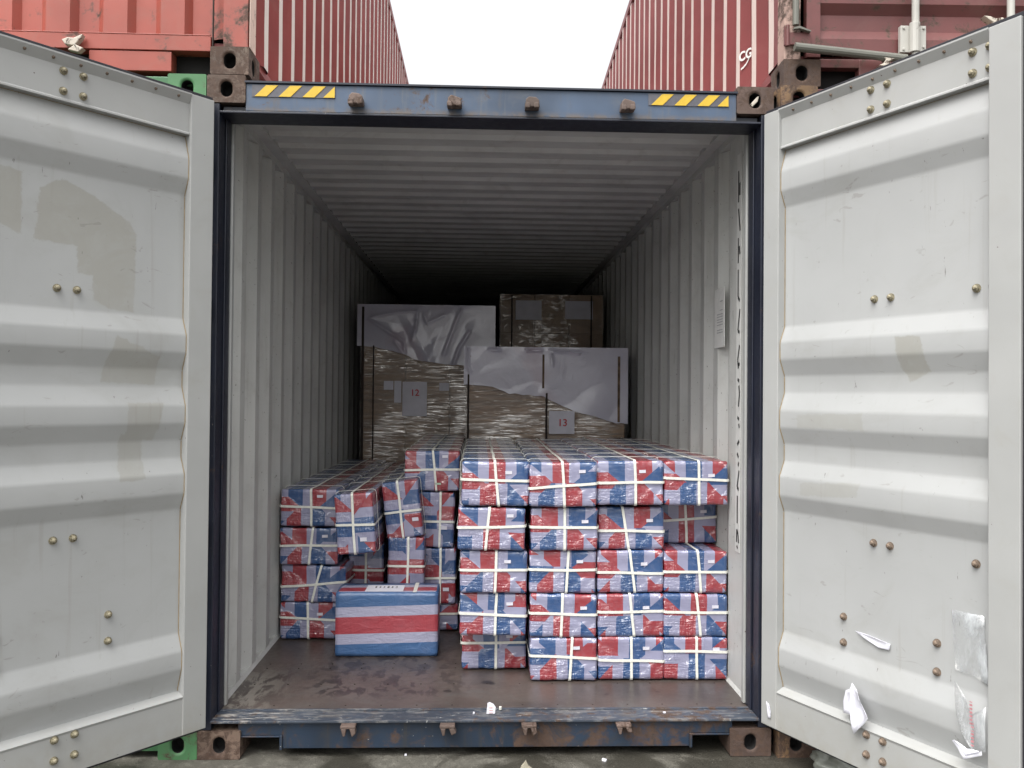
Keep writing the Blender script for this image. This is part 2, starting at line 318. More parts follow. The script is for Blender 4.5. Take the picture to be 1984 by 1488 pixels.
# clear stretch film: mostly see-through with sharp highlights on its pleats
def film(name, amount=0.40, stretch=(2.6, 2.6, 30), tint=(0.40, 0.35, 0.31), rough=0.25, bs=0.9, coat=1.6, pleat=0.36):
    n = NB(name); h = n.noise(1.0, 6, 0.65, 0.6, stretch); h2 = n.noise(7, 4, 0.6, 1.0)
    nrm = n.bump(n.math('MULTIPLY_ADD', h2, 0.5, h), bs, 0.05); n.t.links.new(nrm, n.p.inputs['Coat Normal'])
    n.fin(tint, rough, 0.0, nrm)
    tr = n.t.nodes.new('ShaderNodeBsdfTransparent'); mx = n.t.nodes.new('ShaderNodeMixShader')
    fac = n.ss(n.math('MULTIPLY_ADD', n.noise(3.0, 3, 0.6), 0.5, h), 0.62, 0.92, amount*0.12, amount)
    n.set(mx.inputs[0], fac); n.t.links.new(tr.outputs[0], mx.inputs[1]); n.t.links.new(n.p.outputs[0], mx.inputs[2])
    gl = n.t.nodes.new('ShaderNodeBsdfGlossy'); gl.inputs['Roughness'].default_value = 0.12; gl.inputs['Color'].default_value = (0.95, 0.93, 0.9, 1)
    n.t.links.new(n.bump(n.noise(1.0, 3, 0.6, 0.5, (5, 5, 40)), 0.5, 0.012), gl.inputs['Normal'])
    m2 = n.t.nodes.new('ShaderNodeMixShader')
    pl = n.ss(n.math('MULTIPLY_ADD', n.noise(1.9, 2, 0.5), 0.85, n.noise(1.0, 4, 0.7, 0.5, (stretch[0]*2.6, stretch[1]*2.6, stretch[2]*3.0))), 0.93, 1.10, 0.03, pleat)
    n.set(m2.inputs[0], pl); n.t.links.new(mx.outputs[0], m2.inputs[1]); n.t.links.new(gl.outputs[0], m2.inputs[2]); n.t.links.new(m2.outputs[0], n.out.inputs[0])
    n.p.inputs['Coat Weight'].default_value = 1.0; n.p.inputs['Coat Roughness'].default_value = 0.05; n.p.inputs['Coat IOR'].default_value = coat
    return n.m
M_film = film('stretch_film')
M_filmdk = film('stretch_film_dark', 0.25, (5, 5, 9), (0.12, 0.10, 0.08), 0.25, 0.5, 1.5, 0.25)
M_filmdoor = film('adhesive_film', 0.80, (9, 9, 3), (0.66, 0.69, 0.71), 0.35, 0.12, 1.5, 0.12)

def sheet_mat():
    n = NB('lavender_cover_sheet')
    big = n.noise(2.0, 3, 0.5, 0.8); f = n.noise(26, 4, 0.6, 0.5)
    c = n.mix(n.ss(big, 0.35, 0.7), (0.48, 0.47, 0.56), (0.56, 0.55, 0.64))
    c = n.mix(n.math('MULTIPLY', n.ss(n.noise(2.6, 2, 0.5, 0, None, (3, 3, 1)), 0.55, 0.7), 0.35), c, (0.42, 0.28, 0.33))  # pinkish reflections mixed into the sheet colour
    return n.fin(c, 0.34, 0, n.bump(n.math('MULTIPLY_ADD', f, 0.2, n.noise(4, 2, 0.5, 1.5)), 0.35, 0.03), Coat_Weight=0.7, Coat_Roughness=0.13, Coat_IOR=1.8)
M_sheet = sheet_mat()

def stripe_mat():
    n = NB('striped_woven_sheet')
    at = n.t.nodes.new('ShaderNodeAttribute'); at.attribute_name = 'wrap'
    ph = n.t.nodes.new('ShaderNodeAttribute'); ph.attribute_name = 'phase'
    x, z, end = n.sep(at.outputs['Vector']); pb, ps, pt = n.sep(ph.outputs['Vector'])
    vec = n.t.nodes.new('ShaderNodeCombineXYZ'); n.set(vec.inputs[0], x); n.set(vec.inputs[1], ps); n.set(vec.inputs[2], z)
    sv = n.vmul(vec.outputs[0], (1, 13.7, 1))
    def nz(sc, off, det=2, dist=0.0):
        t = n.t.nodes.new('ShaderNodeTexNoise'); n.set(t.inputs['Vector'], n.vadd(sv, off)); t.inputs['Scale'].default_value = sc
        t.inputs['Detail'].default_value = det; t.inputs['Distortion'].default_value = dist; return t.outputs['Fac']
    wx = n.math('MULTIPLY_ADD', n.math('SUBTRACT', nz(6, (3, 0, 0)), 0.5), 0.010, x)
    wz = n.math('MULTIPLY_ADD', n.math('SUBTRACT', nz(6, (0, 5, 9)), 0.5), 0.010, z)
    wx = n.math('MULTIPLY', wx, 1.0)
    HW, HH, PER = 0.162, 0.104, 0.265
    un = n.math('DIVIDE', wx, HW); au = n.math('ABSOLUTE', un); wn = n.math('DIVIDE', wz, HH)
    lvl = n.math('MULTIPLY_ADD', n.math('SINE', n.math('MULTIPLY', ps, 9.0)), 0.12, 0.12)
    bb = n.math('SUBTRACT', 1.0, n.math('MULTIPLY', n.math('ADD', wn, 1.0), 0.60))      # bottom flap edge
    bt = n.math('ADD', 0.30, n.math('MULTIPLY', n.math('SUBTRACT', wn, lvl), 0.78))     # top flap edge
    low = n.math('LESS_THAN', wn, lvl)
    bound = n.math('ADD', n.math('MULTIPLY', low, bb), n.math('MULTIPLY', n.math('SUBTRACT', 1.0, low), bt))
    side_tri = n.math('GREATER_THAN', au, bound)
    ux = n.math('DIVIDE', wx, PER)
    cb = n.math('ADD', ux, pb); ctp = n.math('ADD', ux, pt)
    sgn = n.math('GREATER_THAN', un, 0.0)
    cs = n.math('ADD', n.math('ADD', n.math('DIVIDE', wz, PER), ps), n.math('MULTIPLY', sgn, 0.41))
    cen = n.math('ADD', n.math('MULTIPLY', low, cb), n.math('MULTIPLY', n.math('SUBTRACT', 1.0, low), ctp))
    e1 = n.math('ADD', n.math('MULTIPLY', side_tri, cs), n.math('MULTIPLY', n.math('SUBTRACT', 1.0, side_tri), cen))
    isside = n.math('GREATER_THAN', n.math('SUBTRACT', n.math('ABSOLUTE', x), HW), n.math('SUBTRACT', n.math('ABSOLUTE', z), HH))
    e0 = n.math('ADD', n.math('MULTIPLY', isside, n.math('ADD', n.math('DIVIDE', z, PER), ps)), n.math('MULTIPLY', n.math('SUBTRACT', 1.0, isside), n.math('ADD', n.math('DIVIDE', x, PER), pt)))
    eg = n.math('GREATER_THAN', end, 0.55)
    co = n.math('FRACT', n.math('ADD', n.math('MULTIPLY', eg, e1), n.math('MULTIPLY', n.math('SUBTRACT', 1.0, eg), e0)))
    r = n.t.nodes.new('ShaderNodeValToRGB'); r.color_ramp.interpolation = 'CONSTANT'; n.set(r.inputs[0], co)
    B, L, R = (0.018, 0.066, 0.190, 1), (0.265, 0.265, 0.385, 1), (0.275, 0.026, 0.036, 1)
    els = r.color_ramp.elements; els[0].position = 0; els[0].color = B; els[1].position = 0.30; els[1].color = L
    e = els.new(0.50); e.color = R; e = els.new(0.80); e.color = L
    c = r.outputs[0]
    fine = nz(40, (0, 2, 0), 4)
    c = n.mix(n.math('MULTIPLY', n.ss(fine, 0.35, 0.75), 0.12), c, (0.26, 0.26, 0.32))
    # crinkled clear film: ridges fanning across the wrap
    v2 = n.t.nodes.new('ShaderNodeTexVoronoi'); v2.feature = 'DISTANCE_TO_EDGE'; n.set(v2.inputs['Vector'], n.vadd(n.vmul(n.tc, (1.0, 0.35, 2.2)), n.vmul(n.noise(5, 2, 0.5, 0, None, None, True), (0.30, 0.2, 0.30)))); v2.inputs['Scale'].default_value = 17
    rid = n.ss(v2.outputs['Distance'], 0.0, 0.16, 1, 0)
    wv = n.noise(1.0, 2, 0.5, 1.6, (7, 5, 36)); wv2 = n.noise(1.0, 2, 0.5, 1.2, (40, 5, 9))
    msk = n.ss(n.noise(5.5, 2, 0.5, 0.5), 0.42, 0.62, 0.12, 1.0)
    h = n.math('MULTIPLY', msk, n.math('ADD', n.math('MULTIPLY', rid, 0.06), n.math('ADD', n.math('MULTIPLY', wv, 0.9), n.math('MULTIPLY', wv2, 0.6))))
    nr = n.bump(h, 0.35, 0.010)
    n.fin(c, 0.42, 0, nr)
    n.p.inputs['Coat Weight'].default_value = 0.85; n.p.inputs['Coat Roughness'].default_value = 0.09; n.p.inputs['Coat IOR'].default_value = 1.75
    n.t.links.new(n.bump(h, 1.0, 0.030), n.p.inputs['Coat Normal'])
    return n.m
M_stripe = stripe_mat()

# ================================================================== ground
def ground_mat():
    n = NB('yard_concrete'); a = n.noise(1.2, 6, 0.65, 0.3); b = n.noise(22, 6, 0.7); w_ = n.ss(n.noise(2.3, 3, 0.5, 0.8, None, (1.3, 0.2, 0)), 0.44, 0.56)
    c = n.mix(a, (0.050, 0.047, 0.038), (0.135, 0.127, 0.106))
    c = n.mix(n.ss(b, 0.45, 0.8), c, (0.20, 0.19, 0.16))
    c = n.mix(n.math('MULTIPLY', w_, 0.75), c, (0.030, 0.028, 0.022))
    c = n.mix(n.ss(n.noise(70, 3, 0.6), 0.66, 0.72), c, (0.24, 0.23, 0.20))
    c = n.mix(n.ss(n.noise(45, 4, 0.7, 0, None, (9, 9, 9)), 0.62, 0.68), c, (0.028, 0.026, 0.022))
    c = n.mix(n.ss(n.noise(90, 2), 0.76, 0.79), c, (0.50, 0.48, 0.44))
    return n.fin(c, n.math('MULTIPLY_ADD', w_, -0.4, 0.75), 0, n.bump(n.math('ADD', b, n.noise(120, 3)), 0.5, 0.01))
M_ground = ground_mat()
g = MB()
N = 40
xs = [-300 + 600*i/N for i in range(N+1)]
for i in range(N):
    for j in range(N):
        g.add([(xs[i], xs[j], 0), (xs[i+1], xs[j], 0), (xs[i+1], xs[j+1], 0), (xs[i], xs[j+1], 0)], [(0, 1, 2, 3)])
tag(g.build('ground', M_ground), 'rough concrete yard in front of and under the containers', kind='structure')

# ================================================================== container pieces
def holed_face(mb, o, U, V, Nn, w_, h_, rx, ry, depth, m_out, m_in):
    """rectangle o..o+U*w+V*h with a rounded slot sunk along -N"""
    o = Vector(o); U = Vector(U); V = Vector(V); Nn = Vector(Nn); n = 32
    c = o + U*w_/2 + V*h_/2; outer = []; inner = []
    for k in range(n):
        a = 2*math.pi*(k+0.5)/n; ca, sa = math.cos(a), math.sin(a)
        t = 1/max(abs(ca)/(w_/2), abs(sa)/(h_/2)); outer.append(c + U*ca*t + V*sa*t)
        sy = ry-rx
        inner.append(c + U*ca*rx + V*(sa*rx + (sy if sa > 0 else -sy)))
    lip = [p + Nn*-0.006 + (c-p)*0.12 for p in inner]; deep = [p - Nn*depth for p in lip]
    mb.add(outer+inner+lip, [(i, (i+1) % n, n+(i+1) % n, n+i) for i in range(n)] + [(n+i, n+(i+1) % n, 2*n+(i+1) % n, 2*n+i) for i in range(n)], m_out)
    mb.add(lip+deep, [(i, (i+1) % n, n+(i+1) % n, n+i) for i in range(n)] + [tuple(range(n, 2*n))], m_in)
    # the corners between the fan and the rectangle
    for su, sv in ((-1, -1), (1, -1), (1, 1), (-1, 1)):
        cr = c + U*su*w_/2 + V*sv*h_/2
        near = sorted(outer, key=lambda p: (p-cr).length)[:2]
        mb.add([near[0], cr, near[1]], [(0, 1, 2)], m_out)

def casting(parent, x0, x1, y0, y1, z0, z1, mats, holes=('front',)):
    mb = MB(); W_, D_, H_ = x1-x0, y1-y0, z1-z0
    faces = {'front': ((x0, y0, z0), (1, 0, 0), (0, 0, 1), (0, -1, 0), W_, H_, 0.029, 0.038),
             'left': ((x0, y1, z0), (0, -1, 0), (0, 0, 1), (-1, 0, 0), D_, H_, 0.030, 0.040),
             'right': ((x1, y0, z0), (0, 1, 0), (0, 0, 1), (1, 0, 0), D_, H_, 0.030, 0.040)}
    for k, (o, U, V, Nn, a, b, rx, ry) in faces.items():
        if k in holes: holed_face(mb, o, U, V, Nn, a, b, rx, ry, 0.055, 0, 1)
        else:
            o = Vector(o); U = Vector(U); V = Vector(V); mb.add([o, o+U*a, o+U*a+V*b, o+V*b], [(0, 1, 2, 3)])
    mb.add([(x0, y0, z1), (x1, y0, z1), (x1, y1, z1), (x0, y1, z1)], [(0, 1, 2, 3)])
    mb.add([(x0, y0, z0), (x1, y0, z0), (x1, y1, z0), (x0, y1, z0)], [(0, 3, 2, 1)])
    mb.add([(x0, y1, z0), (x1, y1, z0), (x1, y1, z1), (x0, y1, z1)], [(0, 1, 2, 3)])
    return mb.build('corner_casting', mats, parent, bevel=0.006, seg=2)

def rib_profile(a, b, first, pitch, flat_p, slope, depth, start_flat=None):
    """(coord, offset) pairs; offset 0 = proud flat, depth = recess; 'first' = coordinate where a proud flat ends"""
    pts = [(a, 0.0)]
    rec = pitch - flat_p - 2*slope
    k = math.floor((a-first)/pitch)
    while True:
        e = first + k*pitch
        seq = [(e, 0.0), (e+slope, depth), (e+slope+rec, depth), (e+2*slope+rec, 0.0)]
        for c, d in seq:
            if c > (start_flat if start_flat is not None else a)+1e-4 and c < b-1e-4: pts.append((c, d))
        k += 1
        if e > b: break
    pts[0] = (a, 0.0 if start_flat is not None else pts[1][1] if len(pts) > 1 and abs(pts[1][1]) < 1e-9 else 0.0)
    pts.append((b, pts[-1][1])); return pts

def side_wall(parent, X, sgn, y0, y1, z0, z1, first, mats, depth=0.036, start_flat=None, slope_mat=None, name='side_wall', dents=()):
    """sgn: direction of the recess along x. slope_mat: material index for slopes that face the yard (-y)"""
    pts = rib_profile(y0, y1, first, 0.278, 0.070, 0.068, depth*sgn, start_flat)
    mb = MB(); nz = 8 if dents else 1
    for (c0, d0), (c1, d1) in zip(pts, pts[1:]):
        faces_front = (d1-d0)*sgn*(1) != 0 and ((d1 - d0)*(1 if slope_mat is None else 1) != 0)
        mi = 0
        if slope_mat is not None and abs(d1-d0) > 1e-6:
            # outward normal has -y component when the surface moves outward as y grows
            out = (X + d1) - (X + d0)
            mi = 1 if (out*slope_mat) > 0 else 0
        mb.add([(X+d0, c0, z0), (X+d1, c1, z0), (X+d1, c1, z1), (X+d0, c0, z1)], [(0, 1, 2, 3)], mi)
    return mb.build(name, mats, parent)

# ================================================================== the open blue container
BC = empty('shipping_container', (0, 0, 0))
tag(BC, 'open blue shipping container with pale grey doors, loaded with striped bundles', 'shipping container')
XI = 1.176
# floor, walls, roof
MB().box(-1.172, 1.172, 0.125, 12.0, 0.125, 0.163).build('floor', M_floor, BC)
fs_ = MB()
for yy in (0.17, 0.45, 0.69, 0.76):
    for k in range(15):
        xx = -1.10 + k*0.157; fs_.cyl((xx, yy, 0.1632), (xx, yy, 0.1640), 0.004, 8)
tag(fs_.build('floor_screws', M_dkgap, BC), kind='stuff')
side_wall(BC, -XI, -1, 0.20, 12.0, 0.178, 2.80, 0.205, [M_wall])
side_wall(BC, XI, 1, 0.20, 12.0, 0.178, 2.80, 0.495, [M_wall], start_flat=0.45)
for s in (-1, 1):
    b = MB()       # bottom side rail with its ledge, top side rail
    b.box(min(s*XI, s*1.219), max(s*XI, s*1.219), 0.16, 12.0, 0.045, 0.178)
    b.prism([(s*1.166, 0.163), (s*1.177, 0.163), (s*1.177, 0.182)], 0.17, 12.0, 'y')
    b.build('bottom_rail', M_wall, BC)
    MB().box(min(s*1.177, s*1.219), max(s*1.177, s*1.219), 0.16, 12.0, 2.802, 2.870).build('top_rail', M_wall, BC)
pts = []
y = 0.10
while y < 12.0:
    pts += [(y, 2.838), (y+0.030, 2.856), (y+0.120, 2.856), (y+0.150, 2.838)]; y += 0.209
rb = MB()
for (a, za), (b_, zb) in zip(pts, pts[1:]):
    rb.add([(-1.118, a, za), (1.118, a, za), (1.118, b_, zb), (-1.118, b_, zb)], [(0, 1, 2, 3)])
for s in (-1, 1): rb.add([(s*1.117, 0.10, 2.836), (s*1.117, 12, 2.836), (s*1.117, 12, 2.858), (s*1.117, 0.10, 2.858)], [(0, 1, 2, 3)])
for s in (-1, 1): rb.add([(s*1.118, 0.10, 2.836), (s*1.178, 0.10, 2.836), (s*1.178, 12, 2.836), (s*1.118, 12, 2.836)], [(0, 1, 2, 3)])
rb.add([(-1.219, 0.06, 2.880), (1.219, 0.06, 2.880), (1.219, 12, 2.880), (-1.219, 12, 2.880)], [(0, 1, 2, 3)])
rb.build('roof', M_roofin, BC)
MB().box(-1.2, 1.2, 12.0, 12.05, 0.1, 2.88).build('end_wall', M_wall, BC)
# inner door post strips
for s in (-1, 1):
    a = MB(); a.box(min(s*1.150, s*1.178), max(s*1.150, s*1.178), 0.165, 0.198, 0.166, 2.79)
    a.build('inner_post_strip', M_frameW, BC, bevel=0.004)
    p = MB(); p.box(min(s*1.166, s*1.219), max(s*1.166, s*1.219), 0.004, 0.162, 0.120, 2.776)
    p.box(min(s*1.158, s*1.166), max(s*1.158, s*1.166), 0.09, 0.160, 0.166, 2.74)
    p.build('corner_post', M_bluedark, BC, bevel=0.003)
# header
h = MB(); h.box(-1.057, 1.057, 0.006, 0.03, 2.745, 2.863)
h.box(-1.057, 1.057, 0.03, 0.06, 2.745, 2.858)
h.build('header_beam', M_blue, BC, bevel=0.003)
MB().box(-1.166, 1.166, 0.003, 0.164, 2.735, 2.744).box(-1.158, 1.158, 0.030, 0.163, 2.745, 2.77).build('door_rebate', M_bluedark, BC, bevel=0.002)
MB().box(-1.06, 1.06, -0.004, 0.10, 2.864, 2.872).build('roof_lip', M_bluedark, BC)
# sill
st = MB(); st.box(-1.166, 1.166, -0.012, 0.124, 0.154, 0.164); st.box(-1.166, 1.166, 0.105, 0.124, 0.1643, 0.168)
st.build('sill_plate', M_silltop, BC, bevel=0.003)
ap = MB(); outline = [(-1.055, 0.152), (-1.055, 0.098), (-0.872, 0.098), (-0.862, 0.042), (0.862, 0.042), (0.872, 0.098), (1.055, 0.098), (1.055, 0.152)]
for (a0, z0_), (a1, z1_) in (((-1.055, 0.096), (-0.868, 0.153)), ((-0.868, 0.040), (0.868, 0.153)), ((0.868, 0.096), (1.055, 0.153))):
    ap.box(a0, a1, 0.012, 0.026, z0_, z1_)
for s in (-1, 1):
    ap.box(min(s*0.868, s*0.880), max(s*0.868, s*0.880), 0.004, 0.10, 0.036, 0.097)
    ap.box(min(s*0.880, s*1.05), max(s*0.880, s*1.05), 0.006, 0.10, 0.088, 0.0955)
ap.build('sill_apron', M_sill, BC, bevel=0.002)
MB().box(-0.86, 0.86, 0.20, 0.25, 0.05, 0.12).box(-1.17, 1.17, 0.5, 0.55, 0.03, 0.12).build('crossmember', M_sill, BC)
# castings
casting(BC, -1.219, -1.057, 0, 0.178, 2.778, 2.896, [M_cast, M_holeshade])
casting(BC, 1.057, 1.219, 0, 0.178, 2.778, 2.896, [M_castdk, M_holeshade], ('front', 'right'))
casting(BC, -1.219, -1.041, -0.006, 0.178, 0.002, 0.119, [M_cast, M_holeshade], ('front', 'left'))
casting(BC, 1.041, 1.219, -0.006, 0.178, 0.002, 0.119, [M_castdk, M_holeshade])
# chipped white bit of a lock inside the right casting
MB().prism([(1.118, 2.822), (1.150, 2.858), (1.160, 2.862), (1.152, 2.836), (1.128, 2.812)], 0.012, 0.03, 'y').build('lock_cone', M_camw, BC, bevel=0.003)
# cam keepers
def keeper(x, z, flip, seed):
    rnd = random.Random(seed); k = MB()
    a = 0.030
    if flip:   # top row: hooked lumps opening downwards
        k.prism([(x-a, z-0.020), (x-a+0.004, z+0.014), (x-0.014, z+0.026), (x+0.016, z+0.020+rnd.uniform(-.004, .004)), (x+a, z+0.012), (x+a+0.003, z-0.018)], -0.050, 0.006, 'y')
        k.box(x-a, x-a+0.022, -0.060, -0.020, z-0.026, z-0.004); k.box(x+a-0.022, x+a, -0.058, -0.020, z-0.024, z-0.002)
    else:
        k.box(x-a-0.002, x+a+0.002, -0.045, 0.012, z+0.006, z+0.020)
        k.prism([(x-a, z+0.008), (x-a+0.024, z+0.008), (x-a+0.019, z-0.018-rnd.uniform(0, .012)), (x-a+0.010, z-0.030+rnd.uniform(0, .010))], -0.045, -0.012, 'y')
        k.prism([(x+a-0.024, z+0.008), (x+a, z+0.008), (x+a+rnd.uniform(-.006, .010), z-0.012), (x+a-0.012, z-0.026+rnd.uniform(-.006, .014))], -0.045, -0.010, 'y')
    k.build('cam_keeper', M_keeper, BC, bevel=0.004)
for i, x in enumerate((-0.586, -0.169, 0.162, 0.573)): keeper(x, 2.790, True, i)
for i, x in enumerate((-0.587, -0.171, 0.174, 0.577)): keeper(x, 0.134, False, 10+i)
# hazard stripes: dark film and yellow bars on top
for x0 in (-1.026, 0.674):
    x1 = x0 + 0.346
    MB().box(x0-0.004, x1+0.002, 0.003, 0.0065, 2.806, 2.857).build('hazard_film', M_hazbk, BC)
    for k in range(4):
        a = x0 + 0.008 + k*0.101
        if k < 3: pl = [(a, 2.8075), (a+0.050, 2.8075), (a+0.098, 2.8555), (a+0.048, 2.8555)]
        else: pl = [(x1-0.048, 2.8075), (x1, 2.8075), (x1, 2.8555)]
        MB().prism(pl, 0.0005, 0.0032, 'y').build('hazard_bar', M_yel, BC)
# paper notice and lettered strip on the right wall
MB().box(1.1715, 1.1735, 0.570, 0.752, 1.797, 2.100).build('wall_notice', M_white, BC).rotation_euler = (0, 0, 0)
pn = MB()
for k, z_ in enumerate((2.03, 1.985, 1.965, 1.952, 1.938, 1.925, 1.911, 1.885, 1.872)):
    pn.box(1.1700, 1.1712, 0.60, 0.60 + (0.10 if k > 1 else 0.05), z_, z_+0.0035)
tag(pn.build('notice_print', flat('faint_grey_print', (0.30, 0.30, 0.32), 0.7), BC), kind='stuff')
ls = MB(); ls.box(1.1722, 1.1745, 0.305, 0.372, 0.815, 2.70); ls.build('lettering_strip', M_white, BC)
lt = MB()
def stroke(z0_, y0_, z1_, y1_, w_=0.016):
    a = Vector((1.1712, y0_, z0_)); b = Vector((1.1712, y1_, z1_)); d = (b-a).normalized(); q = Vector((1, 0, 0)).cross(d)*w_/2
    lt.add([a-q, a+q, b+q, b-q], [(0, 1, 2, 3)])
for (za, ya, zb, yb) in ((2.62, .345, 2.47, .345), (2.56, .325, 2.50, .325), (2.44, .345, 2.40, .335), (2.40, .335, 2.33, .318), (2.30, .345, 2.18, .345), (2.26, .33, 2.22, .32),
                         (2.15, .345, 2.02, .345), (2.02, .345, 2.00, .32), (1.96, .315, 1.86, .345), (1.86, .345, 1.85, .32), (1.79, .318, 1.72, .345), (1.72, .345, 1.68, .335), (1.70, .34, 1.70, .315),
                         (1.63, .345, 1.62, .32), (1.60, .325, 1.56, .315), (1.56, .315, 1.50, .33), (1.45, .345, 1.44, .32), (1.42, .325, 1.40, .315), (1.34, .315, 1.32, .345), (1.28, .345, 1.26, .325),
                         (1.24, .32, 1.22, .33), (1.20, .315, 1.12, .345), (1.12, .345, 1.11, .32), (1.08, .34, 0.95, .34), (0.92, .345, 0.90, .325), (0.90, .325, 0.86, .318), (0.92, .345, 0.86, .348), (0.845, .345, 0.832, .33)):
    stroke(za, ya, zb, yb)
tag(lt.build('lettering', M_black, BC), kind='stuff')

# ------------------------------------------------------------------ doors
PROF = [(0.300, -.04), (0.333, -.04), (0.419, -.013), (0.49, -.013), (0.56, -.04), (1.067, -.04), (1.132, -.013), (1.212, -.013), (1.277, -.04),
        (1.35, -.04), (1.418, -.013), (1.49, -.013), (1.565, -.04), (1.636, -.04), (1.705, -.013), (1.778, -.013), (1.845, -.04), (2.353, -.04),
        (2.42, -.013), (2.503, -.013), (2.592, -.04), (2.62, -.04)]
def rounded_profile():
    out = []
    for i, (z_, n_) in enumerate(PROF):
        if 0 < i < len(PROF)-1:
            a, b = PROF[i-1], PROF[i+1]; r = 0.008
            la = math.hypot(z_-a[0], n_-a[1]); lb = math.hypot(b[0]-z_, b[1]-n_)
            p = (z_+(a[0]-z_)*r/la, n_+(a[1]-n_)*r/la); q = (z_+(b[0]-z_)*r/lb, n_+(b[1]-n_)*r/lb)
            out += [p, ((p[0]+q[0])/4+z_/2, (p[1]+q[1])/4+n_/2), q]
        else: out.append((z_, n_))
    return out
RPROF = rounded_profile()
bolt_mb = MB(); bolt_mb.cyl((0, -0.002, 0), (0, 0.003, 0), 0.0150, 14); bolt_mb.cyl((0, 0.003, 0), (0, 0.012, 0), 0.0125, 12, 0, 0.011); bolt_mb.cyl((0, 0.012, 0), (0, 0.018, 0), 0.010, 8, 0, 0.004)
bolt_mesh = {0: bolt_mb.mesh('bolt', M_bolt), 1: bolt_mb.mesh('bolt', M_boltR)}
rv = MB(); rv.cyl((0, -0.001, 0), (0, 0.004, 0), 0.007, 8, 0, 0.004); rivet_mesh = rv.mesh('rivet', M_boltR)

def make_door(side):
    L = side == 'L'; sx = 1 if L else -1; US = 0.106 if L else 0.086; ang = math.radians(40 if L else 26)
    n_ = Vector((math.cos(ang), -math.sin(ang), 0)) if L else Vector((-math.cos(ang), -math.sin(ang), 0))
    xax = Vector((-math.sin(ang), -math.cos(ang), 0)) if L else Vector((-math.sin(ang), math.cos(ang), 0))
    org = Vector((-1.172, -0.045, 0)) if L else Vector((1.17, -0.02, 0))
    M = Matrix(((xax.x, n_.x, 0, org.x), (xax.y, n_.y, 0, org.y), (0, 0, 1, 0), (0, 0, 0, 1)))
    md = M_doorL if L else M_doorR; mb = MB(); us = [US-0.01, 1.02]
    for (z0_, a0), (z1_, a1) in zip(RPROF, RPROF[1:]):
        mb.add([(sx*us[0], a0, z0_), (sx*us[1], a0, z0_), (sx*us[1], a1, z1_), (sx*us[0], a1, z1_)], [(0, 1, 2, 3)])
        mb.add([(sx*us[0], a0-0.004, z0_), (sx*us[1], a0-0.004, z0_), (sx*us[1], a1-0.004, z1_), (sx*us[0], a1-0.004, z1_)], [(3, 2, 1, 0)])
    d = mb.build('door', md, BC)
    m = d.data; m.polygons.foreach_set('use_smooth', [True]*len(m.polygons)); 
    mod = d.modifiers.new('split', 'EDGE_SPLIT'); mod.split_angle = math.radians(50)
    d.matrix_local = M
    d['label'] = ('left door leaf swung wide, with large worn beige patches' if L else 'right door leaf with torn paper and clear tape near its lower corner')
    def bx(a0, a1, b0, b1, c0, c1): return (min(sx*a0, sx*a1), max(sx*a0, sx*a1), b0, b1, c0, c1)
    MB().box(*bx(0, US, -0.05, 0, 0.150, 2.768)).build('stile', M_frameW, d, bevel=0.003)
    MB().box(*bx(1.010, 1.117, -0.05, 0, 0.150, 2.768)).build('stile', M_frameW, d, bevel=0.003)
    t = MB(); t.prism([(-0.05, 2.600), (-0.010, 2.600), (-0.010, 2.606), (-0.016, 2.612), (-0.016, 2.728), (0.004, 2.762), (0.004, 2.768), (-0.05, 2.768)], sx*US, sx*1.010, 'x')
    t.build('top_rail', M_frameW, d)
    t = MB(); t.prism([(-0.05, 0.150), (-0.004, 0.150), (-0.004, 0.296), (-0.0, 0.306), (-0.045, 0.326), (-0.05, 0.326)], sx*US, sx*1.010, 'x')
    t.build('bottom_rail', M_frameW, d)
    # sealant bead
    bead = [(sx*(US+0.001), a+0.001, z_) for z_, a in RPROF if 0.32 < z_ < 2.6]
    s = MB(); s.tube(bead, 0.0022, 5); s.tube([(sx*US, -0.043, 0.330), (sx*1.01, -0.043, 0.330)], 0.003, 5); s.tube([(sx*US, -0.041, 2.597), (sx*1.01, -0.041, 2.597)], 0.002, 5)
    s.build('sealant', M_seal, d)
    # gasket: top, free edge
    q = MB(); q.box(*bx(0.0, 1.145, -0.048, -0.012, 2.769, 2.784)); q.box(*bx(1.118, 1.150, -0.046, -0.010, 0.145, 2.784)); q.box(*bx(0.0, 1.145, -0.046, -0.02, 0.136, 0.149))
    q.build('gasket', M_gasket, d, bevel=0.002)
    spots = []
    for cx_ in (0.538, 0.610): spots += [(cx_, 2.711, 0), (cx_, 2.637, 0), (cx_, 1.920, 1), (cx_, 1.000, 1), (cx_, 0.288, 2), (cx_, 0.214, 2)]
    for cx_ in (0.945, 1.006): spots += [(cx_, 2.712, 0), (cx_, 2.640, 0), (cx_, 1.918, 1), (cx_, 0.993, 1)]
    for cx_ in (0.401, 0.802): spots += [(cx_, 0.692, 1), (cx_, 0.592, 1)]
    for u_, z_, lv in spots:
        o = bpy.data.objects.new('bolt', bolt_mesh[0 if (L or z_ > 1.5) else 1]); link(o, d)
        o.location = (sx*u_, (-0.016, -0.040, -0.004)[lv], z_)
    for k in range(9):
        o = bpy.data.objects.new('rivet', rivet_mesh); link(o, d); o.location = (sx*(0.16+k*0.098), -0.005, 2.746); o.rotation_euler = (math.radians(-30), 0, 0)
    return d, M, sx
doorL, ML, _ = make_door('L')
doorR, MR, _ = make_door('R')
# hinge lugs where the leaves meet the posts
for s, yy in ((-1, -0.03), (1, -0.01)):
    for z_ in (0.35, 0.95, 1.9, 2.5):
        MB().cyl((s*1.205, yy-0.02, z_-0.06), (s*1.205, yy-0.02, z_+0.06), 0.014, 10).box(min(s*1.19, s*1.215), max(s*1.19, s*1.215), yy-0.015, 0.006, z_-0.04, z_+0.04).build('hinge', M_bluedark, BC)

